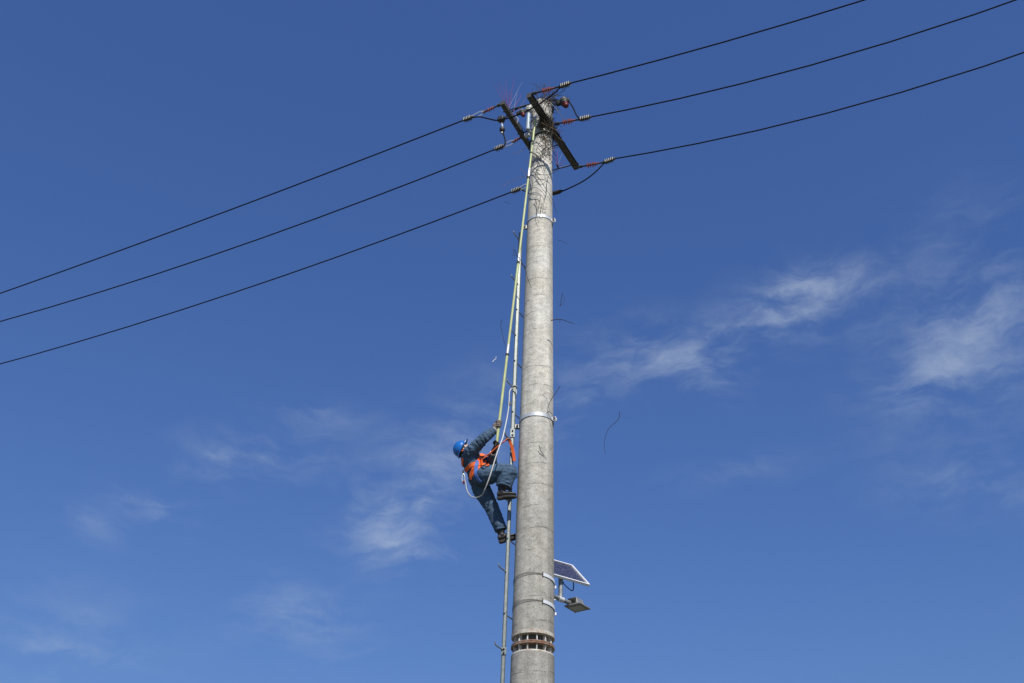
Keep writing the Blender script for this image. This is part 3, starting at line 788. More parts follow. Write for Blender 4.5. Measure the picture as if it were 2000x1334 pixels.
# body: one continuous figure under the clothes
bd = MB()
bd.loft([J['pelvis'], J['waist'], J['chest'], J['top'], J['neck']], [.15, .14, .155, .13, .055], [.11, .10, .115, .09, .055], (J['shR'] - J['shL']).normalized(), 20, 6)
bd.loft([J['neck'], hp(-.03, 0, -.06), hp(0, 0, -.01)], [.058, .056, .05], [.058, .056, .05], V((0, 1, 0)), 16, 5)
for s in 'RL':
    bd.loft([J['sh' + s], J['el' + s], J['wr' + s]], [.052, .042, .030], [.052, .042, .028], V((.3, 1, .2)), 14, 6)
    bd.loft([J['hip' + s], J['kn' + s], J['an' + s]], [.082, .056, .030], [.082, .056, .030], V((.1, 1, .2)), 14, 6)
    bd.loft([J['top'], J['sh' + s]], [.06, .055], [.06, .055], V((.3, .2, 1)), 12, 4)
    bd.loft([J['pelvis'], J['hip' + s]], [.10, .085], [.10, .085], V((.3, .2, 1)), 12, 4)
hd = MB()      # head: skull, jaw, nose, brow, lips, ears
def blob(c, a, b, c_, n=16):
    rings = []
    for i in range(1, n):
        ph = pi * i / n; rings.append([hp(c[0] + a * sin(ph) * cos(t_), c[1] + b * sin(ph) * sin(t_), c[2] + c_ * cos(ph)) for t_ in [2 * pi * k / n for k in range(n)]])
    hd.quad_tube(rings)
blob((-.012, 0, .025), .098, .078, .092); blob((.030, 0, -.045), .060, .058, .078); blob((.055, 0, -.095), .030, .034, .026)
blob((.092, 0, -.030), .020, .014, .024, 10); blob((.084, 0, .012), .014, .045, .012, 10); blob((.082, 0, -.068), .012, .026, .010, 10)
for s in (-1, 1):
    blob((-.005, s * .080, -.020), .020, .010, .032, 10); blob((.068, s * .038, -.036), .018, .018, .016, 10)
bd.add(hd)
body = build(solid(bd, .008, 3), 'body', 'skin', person)
for s in (-1, 1):
    build(MB().lathe(hp(.080, s * .032, -.008), face_h, [(.003, -.010), (.010, -.004), (.012, 0), (.010, .004), (.003, .008)], 10), 'eye', 'eye_white', body)
build(MB().lathe(hp(-.03, 0, .0), up_h, [(.082, -.045), (.088, -.02), (.088, .02)], 20), 'hair', 'hair_dark', body)

# clothes
def folder(freqs, amp, seed, cent=None, wid=.25):
    rnd = random.Random(seed); ph = [(f, rnd.uniform(0, 6.28), rnd.uniform(0, 6.28), rnd.choice((-1, 1, 2))) for f in freqs]
    def f(t, th):
        v = 0
        for fr, p, q, k in ph:
            v += (1 - abs(sin(fr * pi * t + p + .9 * sin(th * 1 + q) + .35 * sin(2 * th + p)))) - .4
        w = 1.0
        if cent is not None: w = .35 + math.exp(-((t - cent) / wid) ** 2)
        return amp * v * w / len(ph) * 1.6
    return f
def leg_folds(seed, amp, rings, cent, wid=.12):
    rnd = random.Random(seed); q = [rnd.uniform(0, 6.28) for _ in range(6)]
    def f(t, th):
        a = (1 - abs(sin(1.5 * th + 2.2 * t + q[0]))) - .5
        b = .6 * ((1 - abs(sin(2.5 * th - 3.1 * t + q[1]))) - .5)
        w = sum(math.exp(-((t - c) / wid) ** 2) for c in cent)
        r = ((1 - abs(sin(rings * pi * t + q[2] + 1.3 * sin(th + q[3]) + .4 * sin(2 * th + q[4])))) - .45) * w
        return amp * (a + b) + amp * 1.3 * r
    return f
shax = (J['shR'] - J['shL']).normalized()
def ext(a, b, d): return b + (b - a).normalized() * d
tor = MB()
tor.loft([J['pelvis'].lerp(J['waist'], .15), J['pelvis'].lerp(J['waist'], .75), J['waist'].lerp(J['chest'], .55), J['chest'], J['top'], J['neck'].lerp(J['top'], .3)],
         [.175, .178, .182, .192, .165, .095], [.145, .140, .142, .150, .125, .085], [shax * .3 + V((-.15, -1, 0)), shax * .5 + V((0, -.8, 0)), shax, shax, shax, shax], 36, 10, folder([7, 11], .055, 3, .22, .3))
jk = MB(); jk.add(tor)
jk.loft([J['shR'].lerp(J['top'], .55), J['shR'], J['shR'].lerp(J['elR'], .5), J['elR'], J['elR'].lerp(J['wrR'], .55), ext(J['elR'], J['wrR'], -.005)],
        [.10, .098, .088, .078, .068, .056], [.11, .10, .090, .080, .068, .056], V((.2, 1, .3)), 32, 12, folder([9, 14, 19], .16, 5, .55, .33))
jk.loft([J['shL'].lerp(J['top'], .55), J['shL'], J['shL'].lerp(J['elL'], .5), J['elL'], J['elL'].lerp(J['wrL'], .5), J['elL'].lerp(J['wrL'], .95)],
        [.10, .095, .085, .076, .064, .056], [.10, .095, .085, .076, .064, .056], V((.2, 1, .3)), 28, 10, folder([9, 13], .13, 8))
def crinkle(k, a):
    def f(p, n):
        q = V((p.x * 1.0, p.y * 1.0, p.z * 1.5)) * k
        return a * (1 - 2 * abs(noise.noise(q))) + a * .6 * noise.noise(q * 2.3)
    return f
build(solid(jk, .0065, 2, .5, crinkle(11, .0055)), 'jacket', 'cloth_blue', person)
# collar stands round the neck
nk = (J['neck'] - J['top']).normalized()
mb = MB(); rings = []
for k in range(28):
    a = 2 * pi * k / 28; e1 = nk.orthogonal().normalized(); e2 = nk.cross(e1); d = e1 * cos(a) + e2 * sin(a)
    c = J['neck'] - nk * .035
    rings.append([c + d * .088, c + d * .094, c + nk * .055 + d * .078, c + nk * .055 + d * .070])
build(mb.quad_tube(rings, closed=True), 'collar', 'cloth_blue', person)
tr = MB(); thigh = MB()
tr.loft([J['waist'].lerp(J['pelvis'], .35), J['pelvis'].lerp(J['waist'], .1), J['pelvis'].lerp(J['hipL'], .4) - Z3 * .03, J['pelvis'].lerp(J['hipL'], .5) - Z3 * .10], [.165, .178, .165, .09], [.135, .150, .150, .10], V((-.15, -1, 0)), 32, 8, folder([3], .03, 2))
thigh.loft([J['pelvis'].lerp(J['hipR'], .35), J['hipR'].lerp(J['knR'], .12), J['hipR'].lerp(J['knR'], .5), J['hipR'].lerp(J['knR'], .86), J['knR'] + V((.018, 0, -.015))], [.13, .145, .130, .112, .088], [.13, .150, .135, .115, .085], V((0, -1, .2)), 36, 10, leg_folds(4, .085, 7, (.05, .2, .95)))
tr.add(thigh)
tr.loft([J['knR'] + V((.0, 0, .055)), J['knR'] + V((.012, 0, -.03)), J['knR'].lerp(J['anR'], .35), J['knR'].lerp(J['anR'], .60), J['knR'].lerp(J['anR'], .82)], [.075, .108, .112, .108, .104], [.08, .115, .122, .118, .112], V((0, -1, 0)), 36, 10, leg_folds(6, .090, 7, (.1, .95)))
tr.loft([J['pelvis'].lerp(J['hipL'], .6), J['hipL'].lerp(J['knL'], .25), J['hipL'].lerp(J['knL'], .65), J['knL'], J['knL'].lerp(J['anL'], .5), J['knL'].lerp(J['anL'], .86)], [.13, .135, .118, .105, .095, .088], [.13, .135, .120, .105, .095, .090], V((0, -1, 0)), 36, 12, leg_folds(9, .080, 12, (.12, .58, .98), .09))
build(solid(tr, .0065, 2, .5, crinkle(9, .0065)), 'trousers', 'cloth_blue', person)
# shoes
def shoe(an, toe_dir, up, label=None):
    f = V(toe_dir).normalized(); u = V(up); u = (u - f * u.dot(f)).normalized(); s = f.cross(u)
    o = thing_part = None
    c = an - u * .075
    mb = MB()
    prof = [(-.085, .036, .05, .055), (-.06, .040, .075, .07), (-.01, .042, .085, .075), (.05, .045, .065, .05), (.11, .050, .046, .035), (.16, .046, .036, .028), (.195, .026, .022, .02)]
    rings = []
    for x, w, h, zc in prof:
        rings.append([c + f * x + s * (w * cos(t_)) + u * (max(-.02, zc * .55 + h * .62 * sin(t_)) - .0) for t_ in [2 * pi * k / 20 for k in range(20)]])
    mb.quad_tube(rings)
    mb.loft([an - u * .03 - f * .015, an + u * .05 - f * .02, an + u * .11 - f * .015], [.052, .052, .056], [.050, .050, .054], s, 18, 4)
    mb.loft([an + u * .02 - f * .015, an + u * .14 - f * .01], [.060, .066], [.058, .064], s, 18, 4)
    sh = build(solid(mb, .006, 3), 'shoe', 'shoe_black', person)
    mb = MB(); sol = []
    for zz, g_ in ((-.046, -.003), (-.036, .002), (-.012, .003)):
        pts = []
        for k in range(28):
            a = 2 * pi * k / 28; x = cos(a); y = sin(a)
            w = .046 + .010 * x - .006 * x * x
            pts.append(c + f * (.055 + .148 * x) + s * ((w + g_) * y) + u * zz)
        sol.append(pts)
    build(mb.quad_tube(sol), 'sole', 'sole_black', sh, bevel=.004)
    build(MB().box(c - f * .040 - u * .047, f * .040, s * .034, u * .006), 'heel', 'sole_black', sh, bevel=.004)
    for q in (.02, .045, .07):
        build(MB().tube([c + f * (q) + s * .03 + u * (.085 - q * .5), c + f * (q + .005) + u * (.102 - q * .55), c + f * q - s * .03 + u * (.085 - q * .5)], .005, 6), 'lace', 'shoe_black', sh)
    return sh
shoe(J['anR'] - Z3 * .005, V((.98, -.12, .05)), V((0, 0, 1)))
shoe(J['anL'] - Z3 * .0, V((.90, .10, .30)), V((-.3, 0, 1)))
# socks / boot shafts in the trouser hems
# gloved hands: palm and five fingers closed round the rod
def grip(c, axis, wrist, m, flip=1, cuff=None):
    ax = axis.normalized(); w = (wrist - c); w = (w - ax * w.dot(ax)).normalized(); s = ax.cross(w) * flip
    mb = MB(); rr = .023; fr = .0150
    for i in range(4):
        L = (.92, 1.0, .97, .82)[i]; off = ax * ((1.5 - i) * .0285); pts = []; rad = []
        for k in range(9):
            a = radians(-20 + L * 245 * k / 8)         # from the knuckles round the rod
            d = w * cos(a) + s * sin(a)
            rr_ = rr + fr * (1.35 if k in (0, 3) else 1.0) - (.001 * k)
            pts.append(c + off + d * rr_ + ax * (.003 * sin(k))); rad.append(fr * (1.12 - .035 * k))
        mb.tube(smooth(pts, 3), smooth1(rad, 3), 10)
    th = []
    for k in range(6):
        a = radians(20 - 175 * k / 5); d = w * cos(a) + s * sin(a); th.append(c + ax * (.038 + .006 * k) + d * (rr + fr * (1.5 - .12 * k)))
    mb.tube(smooth(th, 3), smooth1([.020, .019, .017, .016, .015, .012], 3), 10)
    base = c + w * (rr + .012)
    wr_ = wrist; mb.loft([base - s * .004 - w * .004, base.lerp(wr_, .3), base.lerp(wr_, .65), wr_ + (wr_ - base).normalized() * .01], [.050, .054, .046, .042], [.026, .034, .038, .042], ax, 18, 5)
    return solid(mb, .0045, 2)
hR = rodp(829); hL = rodp(871)
gl = build(grip(hR, RDIR, J['wrR'], 'glove_grey', 1), 'glove', 'glove_grey', person); gl['label'] = 'grey work glove on the raised hand'
gl = build(grip(hL, RDIR, J['wrL'], 'glove_black', -1), 'glove', 'glove_black', person); gl['label'] = 'dark work glove at the foot of the rod'
for a, b, r, m in ((J['elR'], J['wrR'], .050, 'cuff_white'), (J['elL'], J['wrL'], .052, 'cuff_white')):
    d = (b - a).normalized(); build(MB().lathe(b - d * .012, d, [(.036, 0), (r, .002), (r - .006, .020), (.036, .021)], 18), 'cuff', m, person)

# helmet: ribbed shell, brim with a peak, cradle and chin strap
hel = MB(); rings = []
HO = hp(.004, 0, .022)
for i in range(13):
    ph = (pi / 2) * i / 12.3; row = []
    for k in range(40):
        a = 2 * pi * k / 40; rb = 1 + .018 * max(0, cos(3 * (a if a < pi else 2 * pi - a))) * (1 if abs(sin(a)) < .8 else 0) * sin(ph * 2)
        row.append(HO + (face_h * (.132 * cos(a)) + side_h * (.108 * sin(a))) * cos(ph) * rb + up_h * (.128 * sin(ph)))
    rings.append(row)
helmet = build(hel.quad_tube(rings), 'helmet', 'helmet_blue', person)
mb = MB(); rings = []
for k in range(48):
    a = 2 * pi * k / 48; pk = .020 + .042 * max(0, cos(a)) ** 2; d = face_h * cos(a) + side_h * sin(a)
    e0 = HO + face_h * (.128 * cos(a)) + side_h * (.104 * sin(a)); dr = up_h * (-.012 - .012 * max(0, cos(a)))
    rings.append([e0 - up_h * .004, e0 + d * pk + dr - up_h * .004, e0 + d * pk + dr, e0 + d * .004 + up_h * .006])
build(mb.quad_tube(rings, closed=True), 'brim', 'helmet_blue', helmet)
build(MB().lathe(HO - up_h * .010, up_h, [(.09, 0), (.100, .0), (.100, .02), (.09, .02)], 28), 'cradle', 'helmet_inside', helmet)
for s in (-1, 1):
    pts = smooth([hp(.05, s * .092, .015), hp(.045, s * .084, -.05), hp(.065, s * .05, -.105), hp(.075, 0, -.125)], 4)
    build(MB().tube(pts, .008, 6, flat=.4), 'chin_strap', 'cuff_white', helmet)
    build(MB().tube(smooth([hp(-.06, s * .088, .012), hp(-.01, s * .088, -.04), hp(.046, s * .084, -.055)], 4), .007, 6, flat=.4), 'chin_strap', 'strap_orange', helmet)

# safety harness: webbing that lies on the clothes
tb = tor.bvh(); 
pel = MB(); pel.add(tr); lb = solid(pel, .012, 1).bvh(); jb = solid(jk, .012, 1).bvh(); thb = thigh.bvh()
def wrap(bvh, c, nrm, a0, a1, n, off, ref, far=.5):
    nrm = nrm.normalized(); e1 = (ref - nrm * ref.dot(nrm)).normalized(); e2 = nrm.cross(e1); pts = []; outs = []
    for i in range(n + 1):
        a = radians(a0 + (a1 - a0) * i / n); d = e1 * cos(a) + e2 * sin(a)
        h = bvh.ray_cast(c + d * far, -d, far)
        if h[0] is None: continue
        pts.append(h[0] + d * off); outs.append(d)
    for _ in range(2):
        pts = [pts[0]] + [(pts[i - 1] + pts[i] * 2 + pts[i + 1]) / 4 for i in range(1, len(pts) - 1)] + [pts[-1]]
    return pts, outs
harness = build(MB().ribbon(*(lambda po: (po[0], [(J['waist'] - J['pelvis'])] * len(po[0]), po[1]))(wrap(tb, J['pelvis'].lerp(J['waist'], .62), (J['waist'] - J['pelvis']) + V((-.07, 0, -.03)), -180, 180, 56, .010, V((0, -1, 0)))), .030, .006), 'harness', 'strap_orange', person)
def strap_on(name, m, bvhs, pix, w, off=.010, t=.005, push=.3, close=None):
    """webbing laid over the clothes along a surveyed course; `pix` in crop coordinates"""
    P_, O_ = [], []
    path = smooth([V((x, y, 0)) for x, y in pix], 6)
    for q in path:
        d = ray(860 + q.x / 4.765, 800 + q.y / 4.765); best = None
        for bv in bvhs:
            h = bv.ray_cast(CAM, d)
            if h[0] is not None and (best is None or h[3] < best[3]): best = h
        if best is None: P_.append(None); O_.append(None)
        else:
            nrm = best[1] if best[1].dot(d) < 0 else -best[1]
            P_.append(best[0] + nrm * off); O_.append(nrm)
    good = [i for i, p in enumerate(P_) if p is not None]
    if len(good) < 2: return
    P2 = [P_[i] for i in good]; O2 = [O_[i] for i in good]
    for _ in range(4):
        P2 = [P2[0]] + [(P2[i - 1] + P2[i] * 2 + P2[i + 1]) / 4 for i in range(1, len(P2) - 1)] + [P2[-1]]
        O2 = [O2[0]] + [(O2[i - 1] + O2[i] * 2 + O2[i + 1]).normalized() for i in range(1, len(O2) - 1)] + [O2[-1]]
    W = []
    for i in range(len(P2)):
        T = (P2[min(i + 1, len(P2) - 1)] - P2[max(i - 1, 0)]).normalized(); W.append(T.cross(O2[i]))
    build(MB().ribbon(P2, W, O2, w, t), name, m, harness)
strap_on('chest_strap', 'strap_orange', [jb], [(345, 500), (360, 470), (385, 435), (420, 400)], .036, .016)
strap_on('back_strap', 'strap_orange', [jb], [(212, 452), (212, 490), (216, 540), (222, 575)], .026, .014)
strap_on('waist_strap', 'strap_orange', [jb, lb], [(218, 580), (250, 556), (290, 520), (330, 508), (375, 512), (415, 522)], .030, .020)
strap_on('seat_strap', 'strap_orange', [lb, jb], [(318, 530), (298, 570), (288, 610), (292, 650)], .018, .016)
strap_on('leg_strap', 'strap_blue', [lb, jb], [(345, 478), (336, 520), (334, 560), (342, 605), (358, 640), (385, 665)], .026, .022)
strap_on('hip_strap', 'strap_orange', [lb, jb], [(415, 480), (440, 500), (452, 522), (440, 530), (410, 520)], .012, .014)
def ringm(c, nrm, R, r, name, m, parent):
    e1 = nrm.orthogonal().normalized(); e2 = nrm.cross(e1)
    return build(MB().tube([c + e1 * R * cos(a) + e2 * R * sin(a) for a in [2 * pi * k / 20 for k in range(20)]], r, 6, closed=True), name, m, parent)
def on_body(cx, cy, bv, off):
    d = ray(860 + cx / 4.765, 800 + cy / 4.765); h = None
    for b_ in bv:
        k = b_.ray_cast(CAM, d)
        if k[0] is not None and (h is None or k[3] < h[3]): h = k
    if h is None: return M(cx, cy, 14.8)
    return h[0] - d * off
dr = on_body(400, 505, [jb, lb], .03); ringm(dr, V((.2, -1, .3)).normalized(), .030, .006, 'd_ring', 'alloy_link', harness)
dr2 = on_body(375, 478, [jb, lb], .035)
build(MB().box(dr2, V((.028, 0, .012)), V((0, .006, 0)), V((-.01, 0, .022))), 'buckle', 'strap_orange', harness, bevel=.004)
build(MB().box(on_body(420, 520, [jb, lb], .03), V((.03, 0, -.006)), V((0, .008, 0)), V((0, 0, .012))), 'buckle', 'dark_fitting', harness, bevel=.004)

# positioning lanyard from the belt over a ladder peg
zpk = min(PEGS, key=lambda z: abs(z - (8.31 + CAM_Z)))
pegtip = railp(zpk) + PEG * .13
lan = thing('positioning_strap', dr2, "orange webbing strap running from the worker's belt over a ladder peg", 'safety strap')
def ribbon_free(pts, w, parent, name, m, wax=Z3, t=.005):
    P_ = smooth(pts, 6); O_ = []; W_ = []
    for i in range(len(P_)):
        T = (P_[min(i + 1, len(P_) - 1)] - P_[max(i - 1, 0)]).normalized(); W = V(wax) if not isinstance(wax, list) else wax[min(i, len(wax) - 1)]
        W = (W - T * W.dot(T)).normalized(); W_.append(W); O_.append(T.cross(W))
    build(MB().ribbon(P_, W_, O_, w, t), name, m, parent)
m1, m2 = M(470, 400, 14.62), M(560, 322, 14.68)
hang = M(630, 268, 14.90)
ribbon_free([dr2, M(420, 440, 14.62), m1, m2, hang], .016, lan, 'webbing', 'strap_orange', V((.5, -.3, .8)))
ribbon_free([hang + V((0, 0, .01)), M(648, 300, 14.92), M(668, 350, 14.93), M(682, 410, 14.94), M(690, 478, 14.95)], [.014, ] and .022, lan, 'hanging_end', 'strap_orange', V((1, -.5, 0)))
ribbon_free([M(690, 478, 14.95), M(684, 440, 14.97), M(676, 380, 14.97), M(660, 320, 14.96), hang], .014, lan, 'return_webbing', 'strap_orange', V((1, .3, 0)))
build(MB().tube(smooth([M(602, 212, 14.87), M(606, 235, 14.87), M(620, 256, 14.88), M(640, 266, 14.92)], 5), .010, 8), 'carabiner', 'dark_fitting', lan)
build(MB().box(M(625, 274, 14.88), V((.030, 0, .016)), V((0, .012, 0)), V((-.008, 0, .016))), 'sewn_end', 'dark_fitting', lan, bevel=.004)

# white safety rope from the higher peg, in front of the worker to the back of the harness
zr = min(PEGS, key=lambda z: abs(z - (9.21 + CAM_Z)))
rope = thing('safety_rope', railp(zr), "white safety rope hanging from a ladder peg to the back of the worker's harness", 'rope')
def C5(cx, cy, Y): return at(940 + cx / 4.447, 600 + cy / 4.447, Y)
rp = [C5(292, 706, 14.97), C5(262, 708, 14.95), C5(246, 735, 14.93), C5(243, 790, 14.92), C5(238, 870, 14.90), C5(222, 970, 14.85), C5(196, 1090, 14.72), M(578, 270, 14.55), M(543, 362, 14.45), M(508, 468, 14.42), M(474, 580, 14.42), M(440, 680, 14.46), M(412, 750, 14.52)]
build(MB().tube(smooth(rp, 8), .0088, 10), 'rope_strand', 'rope_white', rope)
rp2 = [M(412, 750, 14.52), M(388, 795, 14.60), M(345, 818, 14.70), M(300, 815, 14.78), M(265, 785, 14.84), M(245, 740, 14.88), M(237, 690, 14.90), M(228, 655, 14.91)]
build(MB().tube(smooth(rp2, 8), .0095, 10), 'shock_cord', 'rope_grey', rope)
lp = []
for k in range(15):
    a = radians(200 - 24 * k); lp.append(railp(zr) + V((.042 * cos(a), -.034 * sin(a) - .003, .02 + .02 * sin(a))))
build(MB().tube(lp, .008, 8, closed=True), 'loop', 'rope_white', rope)
build(MB().tube(smooth([C5(292, 706, 14.955), C5(302, 716, 14.955), C5(306, 738, 14.955), C5(303, 756, 14.96)], 5), .0085, 8), 'loose_end', 'rope_white', rope)
build(MB().box(C5(252, 836, 14.90), V((.014, 0, 0)), V((0, .014, 0)), V((0, 0, .028))), 'rope_tie', 'dark_fitting', rope)
sn = M(213, 630, 14.91)
hook = build(MB().tube(smooth([M(205, 612, 14.91), M(202, 650, 14.91), M(210, 672, 14.91), M(224, 665, 14.91), M(226, 625, 14.91), M(215, 600, 14.91), M(205, 612, 14.91)], 4), .010, 8), 'snap_hook', 'alloy_link', rope)
build(MB().tube([M(217, 664, 14.90), M(218, 690, 14.90)], .015, 8), 'hook_gate', 'cap_red', rope)
build(MB().tube(smooth([M(212, 570, 14.93), M(214, 590, 14.92), M(216, 612, 14.91)], 3), .012, 8), 'webbing_tab', 'dark_fitting', rope)

# ------------------------------------------------------------------ bird nest, spikes and twigs
def twig(pts, r0, r1, n=5):
    P_ = smooth(pts, 4); return MB().tube(P_, [r0 + (r1 - r0) * i / (len(P_) - 1) for i in range(len(P_))], n)
def wander(p, d, L, bend, rnd, n=6):
    pts = [V(p)]; d = V(d).normalized()
    for k in range(n):
        d = (d + V((rnd.uniform(-1, 1), rnd.uniform(-1, 1), rnd.uniform(-1, 1))) * bend).normalized(); pts.append(pts[-1] + d * L / n)
    return pts
rnd = random.Random(5)
NC = AX + Z3 * 16.6
nest = thing('bird_nest', AX + V((.1, -.2, 16.5)), 'broken nest of dark twigs tangled over the crossarm on the pole top', 'bird nest')
def keep_out(p, m=.012):
    d = (p - V((PX, PY, p.z))); r = prad(min(p.z, Z_TOP)) + m
    if p.z < Z_TOP + .02 and d.length < r: return V((PX, PY, p.z)) + d.normalized() * (r + rnd.uniform(0, .03))
    return p
tang = MB(); tang2 = MB()
for k in range(350):
    u = rnd.random()
    if u < .50:   # packed against the right arm, in front of the shaft
        f = rnd.gauss(.42, .07); c = RA0.lerp(RA1, f) - LD * rnd.uniform(-.06, .10) + Z3 * rnd.gauss(-.04, .09) - AD * rnd.uniform(0, .08)
    elif u < .75:   # on top of the shaft
        c = AX + V((rnd.gauss(.12, .09), rnd.gauss(-.08, .12), 17.0 + abs(rnd.gauss(0, .12))))
    else:         # slipping down the front of the shaft
        a = radians(rnd.gauss(-75, 28)); z = 16.5 - abs(rnd.gauss(0, .55)); r = prad(z) + rnd.uniform(.01, .07)
        c = V((PX + cos(a) * r, PY + sin(a) * r, z))
    L = rnd.uniform(.12, .45); d = V((rnd.gauss(0, 1), rnd.gauss(0, .7), rnd.gauss(.1, 1)))
    if u < .50: d = AD * rnd.gauss(0, .7) + Z3 * rnd.gauss(0, .8) + LD * rnd.gauss(0, .45); L *= .9
    pts = wander(c - d.normalized() * L / 2, d, L, .28, rnd)
    pts = [keep_out(p) for p in pts]
    r = rnd.uniform(.003, .0062)
    if k < 60: build(twig(pts, r * 1.25, r * .6), 'twig', 'twig_tan' if k % 5 == 0 else 'twig_dark', nest)
    else: (tang2 if k % 6 == 0 else tang).add(twig(pts, r, r * .5, 4))
o = build(tang, 'twig_tangle', 'twig_dark', nest); o['kind'] = 'stuff'
o = build(tang2, 'twig_tangle', 'twig_tan', nest); o['kind'] = 'stuff'
# long twigs hanging down the shaft below the nest (each hangs clear of the concrete)
HANG = [[(1036, 296), (1050, 304), (1058, 320), (1066, 338), (1074, 350)], [(1034, 330), (1045, 338), (1058, 356), (1068, 372), (1078, 388), (1087, 416)],
        [(1071, 344), (1068, 358), (1067, 376), (1062, 392)], [(1038, 345), (1040, 362), (1036, 380)], [(1030, 376), (1040, 380), (1055, 382), (1054, 395), (1050, 412)],
        [(1056, 400), (1060, 398), (1062, 410), (1068, 404)], [(1044, 388), (1049, 402), (1048, 420), (1052, 436)], [(1058, 402), (1055, 416), (1061, 424)],
        [(1042, 300), (1056, 312), (1048, 326), (1036, 332)], [(1075, 296), (1060, 300), (1046, 312), (1036, 330)], [(1033, 372), (1045, 366), (1058, 374), (1066, 386)],
        [(1050, 288), (1060, 300), (1070, 308)], [(1036, 318), (1052, 310), (1066, 296)], [(1047, 345), (1058, 352), (1070, 346)], [(1062, 314), (1064, 328), (1068, 338)]]
for i, px_ in enumerate(HANG):
    pts = []
    for j, (x, y) in enumerate(px_):
        z = at(x, y, PY - .2).z; r = prad(z); dx = at(x, y, PY - .2).x - PX
        yy = PY - math.sqrt(max(.0, (r + .02) ** 2 - dx * dx)) - .015 - .03 * ((i * 7 + j * 3) % 5) / 5
        pts.append(at(x, y, yy))
    build(twig(pts, .0055, .003), 'hanging_twig', 'twig_dark', nest)
# sticks poking up above the arm
for px_ in ([(1050, 197), (1049, 180), (1046, 160)], [(1051, 180), (1054, 170), (1056, 162)], [(1063, 200), (1064, 180), (1064, 164)], [(1064, 168), (1066, 163)], [(1063, 168), (1061, 163)],
            [(1060, 212), (1068, 196), (1072, 186)], [(1072, 222), (1078, 205), (1082, 186)], [(1076, 234), (1078, 210), (1077, 190)], [(1056, 205), (1050, 190), (1040, 176), (1042, 170)],
            [(1067, 205), (1058, 190), (1052, 178)], [(1062, 220), (1070, 205), (1080, 197)], [(1055, 210), (1060, 196), (1064, 182)], [(1078, 236), (1079, 250), (1077, 268)]):
    build(twig([at(x, y, 14.62 + .02 * k) for k, (x, y) in enumerate(px_)], .006, .003), 'twig', 'twig_dark', nest)
# fine twigs left of the shaft
for px_ in ([(1030, 287), (1015, 296), (998, 302)], [(1034, 343), (1018, 346), (995, 356), (978, 366)], [(1032, 344), (1022, 334), (1012, 327)], [(1034, 320), (1028, 314), (1024, 311)]):
    build(twig([at(x, y, 14.80) for x, y in px_], .004, .002), 'hanging_twig', 'twig_tan', nest)
build(twig([at(x, y, 14.76) for x, y in [(1036, 342), (1052, 341), (1072, 341), (1090, 332)]], .006, .004), 'hanging_twig', 'twig_dark', nest)

def spike_fan(base, tips, label, mats):
    t = thing('bird_spikes', base, label, 'bird spikes', 'purple bird spikes on the crossarms')
    build(MB().box(base, AD * .05, LD * .014, Z3 * .008), 'base_strip', 'dark_fitting', t, bevel=.004)
    n = len(tips)
    for i, q in enumerate(tips):
        b = base + AD * (.10 * (i / max(1, n - 1) - .5)) + Z3 * .01
        k = .36 if mats[i % len(mats)] == 'spike_pale' else 1
        build(MB().tube([b, b.lerp(q, .5), q], [.0050 * k, .0042 * k, .0022 * k], 5), 'spike', mats[i % len(mats)], t)
bs = LA0.lerp(LA1, .12) + Z3 * .055
spike_fan(bs, [at(x, y, bs.y + dy) for x, y, dy in ((974, 160, -.05), (988, 153, .05), (1005, 153, -.02), (1020, 160, .05), (983, 168, .1), (995, 178, -.1), (1001, 182, .12), (1017, 190, -.05), (966, 166, .1))],
          'fan of thin purple bird spikes on the near end of the left crossarm', ['spike_purple', 'spike_purple', 'spike_purple', 'spike_pale'])
bs = RA0.lerp(RA1, .93) - LD * .33 + Z3 * .03
spike_fan(bs, [at(x, y, bs.y + dy) for x, y, dy in ((1082, 287, .0), (1090, 290, .05), (1098, 300, -.05), (1106, 312, .05), (1086, 300, -.1), (1110, 322, .1))],
          'fan of purple and pale bird spikes by the far right crossarm end', ['spike_purple', 'spike_purple', 'spike_pale'])
bs = LA0.lerp(LA1, .22) + Z3 * .055
spike_fan(bs, [at(x, y, bs.y + dy) for x, y, dy in ((1018, 185, .0), (1010, 180, .05), (1028, 190, -.05), (1022, 205, .05))],
          'small second fan of bird spikes on the left crossarm nearer the pole', ['spike_purple', 'spike_pale'])

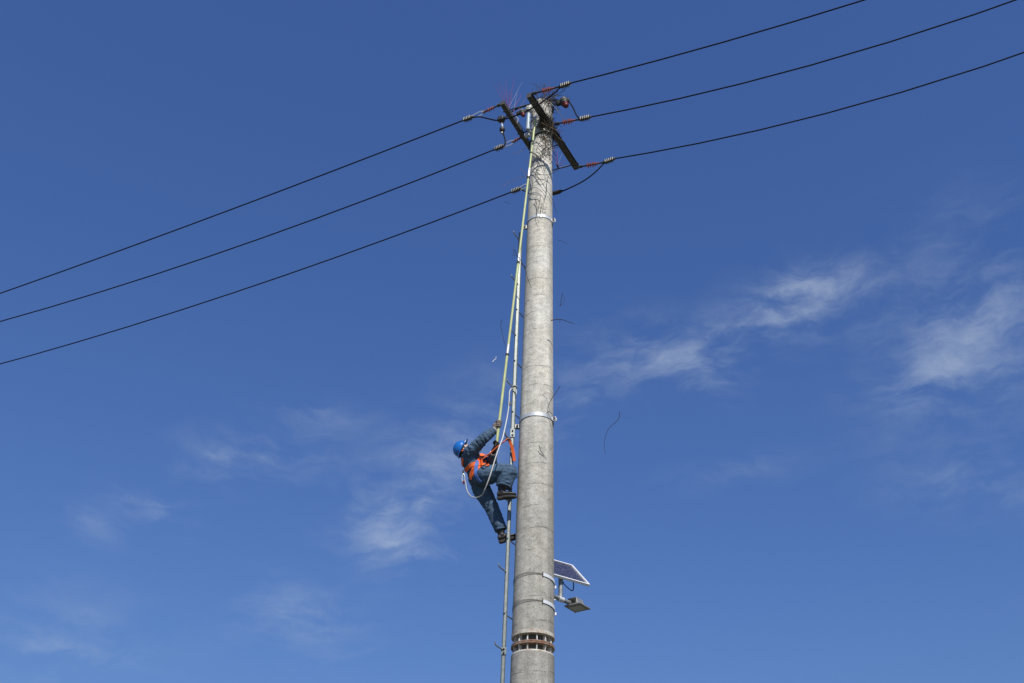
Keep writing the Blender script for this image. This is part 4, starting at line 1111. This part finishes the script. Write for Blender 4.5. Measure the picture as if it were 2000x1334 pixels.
# twigs in the air and twigs caught on things
def loose(px_, Y, label, r=.005, m='twig_dark', side=None):
    mb = twig([at(x, y, Y + .03 * i) for i, (x, y) in enumerate(px_)], r, r * .55)
    if side:
        for sp in side: mb.add(twig([at(x, y, Y) for x, y in sp], r * .7, r * .4))
    return tag(build(mb, 'twig', m), label, 'twig', 'loose twigs knocked from the nest')
loose([(1210, 803), (1208, 818), (1196, 830), (1187, 840), (1181, 860), (1180, 872), (1183, 887)], 14.6, 'long curved twig falling through the air well right of the pole', .0045, 'twig_dark')
loose([(1099, 572), (1096, 584), (1095, 594), (1093, 598), (1098, 594), (1103, 584), (1100, 576)], 14.9, 'small looped twig falling just right of the pole', .0045)
loose([(1076, 626), (1086, 624), (1097, 624), (1108, 628), (1121, 632)], 14.62, 'short forked twig falling across the right edge of the pole', .0075, 'twig_dark', [[(1094, 624), (1093, 630)]])
loose([(1090, 470), (1095, 470), (1101, 473), (1109, 476)], 14.9, 'tiny faint twig in the air right of the upper hoop', .003)
loose([(962, 707), (966, 702), (968, 702), (969, 696)], 14.7, 'tiny pale crooked twig in the air left of the rod', .006, 'spike_pale')
loose([(986, 393), (990, 396), (997, 398)], 14.8, 'tiny dark twig in the air left of the shaft near the lowest left line', .0035)
loose([(981, 623), (978, 635), (982, 655), (986, 672), (991, 686)], 14.70, 'thin bent twig caught on the lower joint of the green rod', .0045)
loose([(1003, 487), (1013, 502), (1024, 522), (1031, 545), (1038, 563)], 14.60, 'bent twig caught on the green rod beside the ladder top', .006, 'twig_dark', [[(1001, 499), (1006, 498), (1013, 503)], [(1004, 496), (1003, 492)]])
loose([(1094, 754), (1084, 769), (1075, 783), (1070, 798), (1071, 808), (1077, 820), (1082, 834)], 14.66, 'long twig snagged on the hoop above the worker', .0055)
loose([(1053, 870), (1056, 880), (1062, 889), (1069, 896)], 14.70, 'short twig lying against the shaft right of the worker', .005, 'twig_dark', [[(1055, 875), (1066, 875)]])
loose([(1021, 665), (1023, 655), (1024, 663)], 14.78, 'hair-thin twig at the left edge of the shaft', .003)
loose([(1079, 775), (1073, 768), (1064, 768), (1055, 777), (1046, 795), (1038, 820), (1031, 837), (1025, 846)], 14.70, 'thin arched strand lying against the shaft above and across the lower hoop', .0035, 'twig_tan')  # thin tan strand along an arched line on the shaft
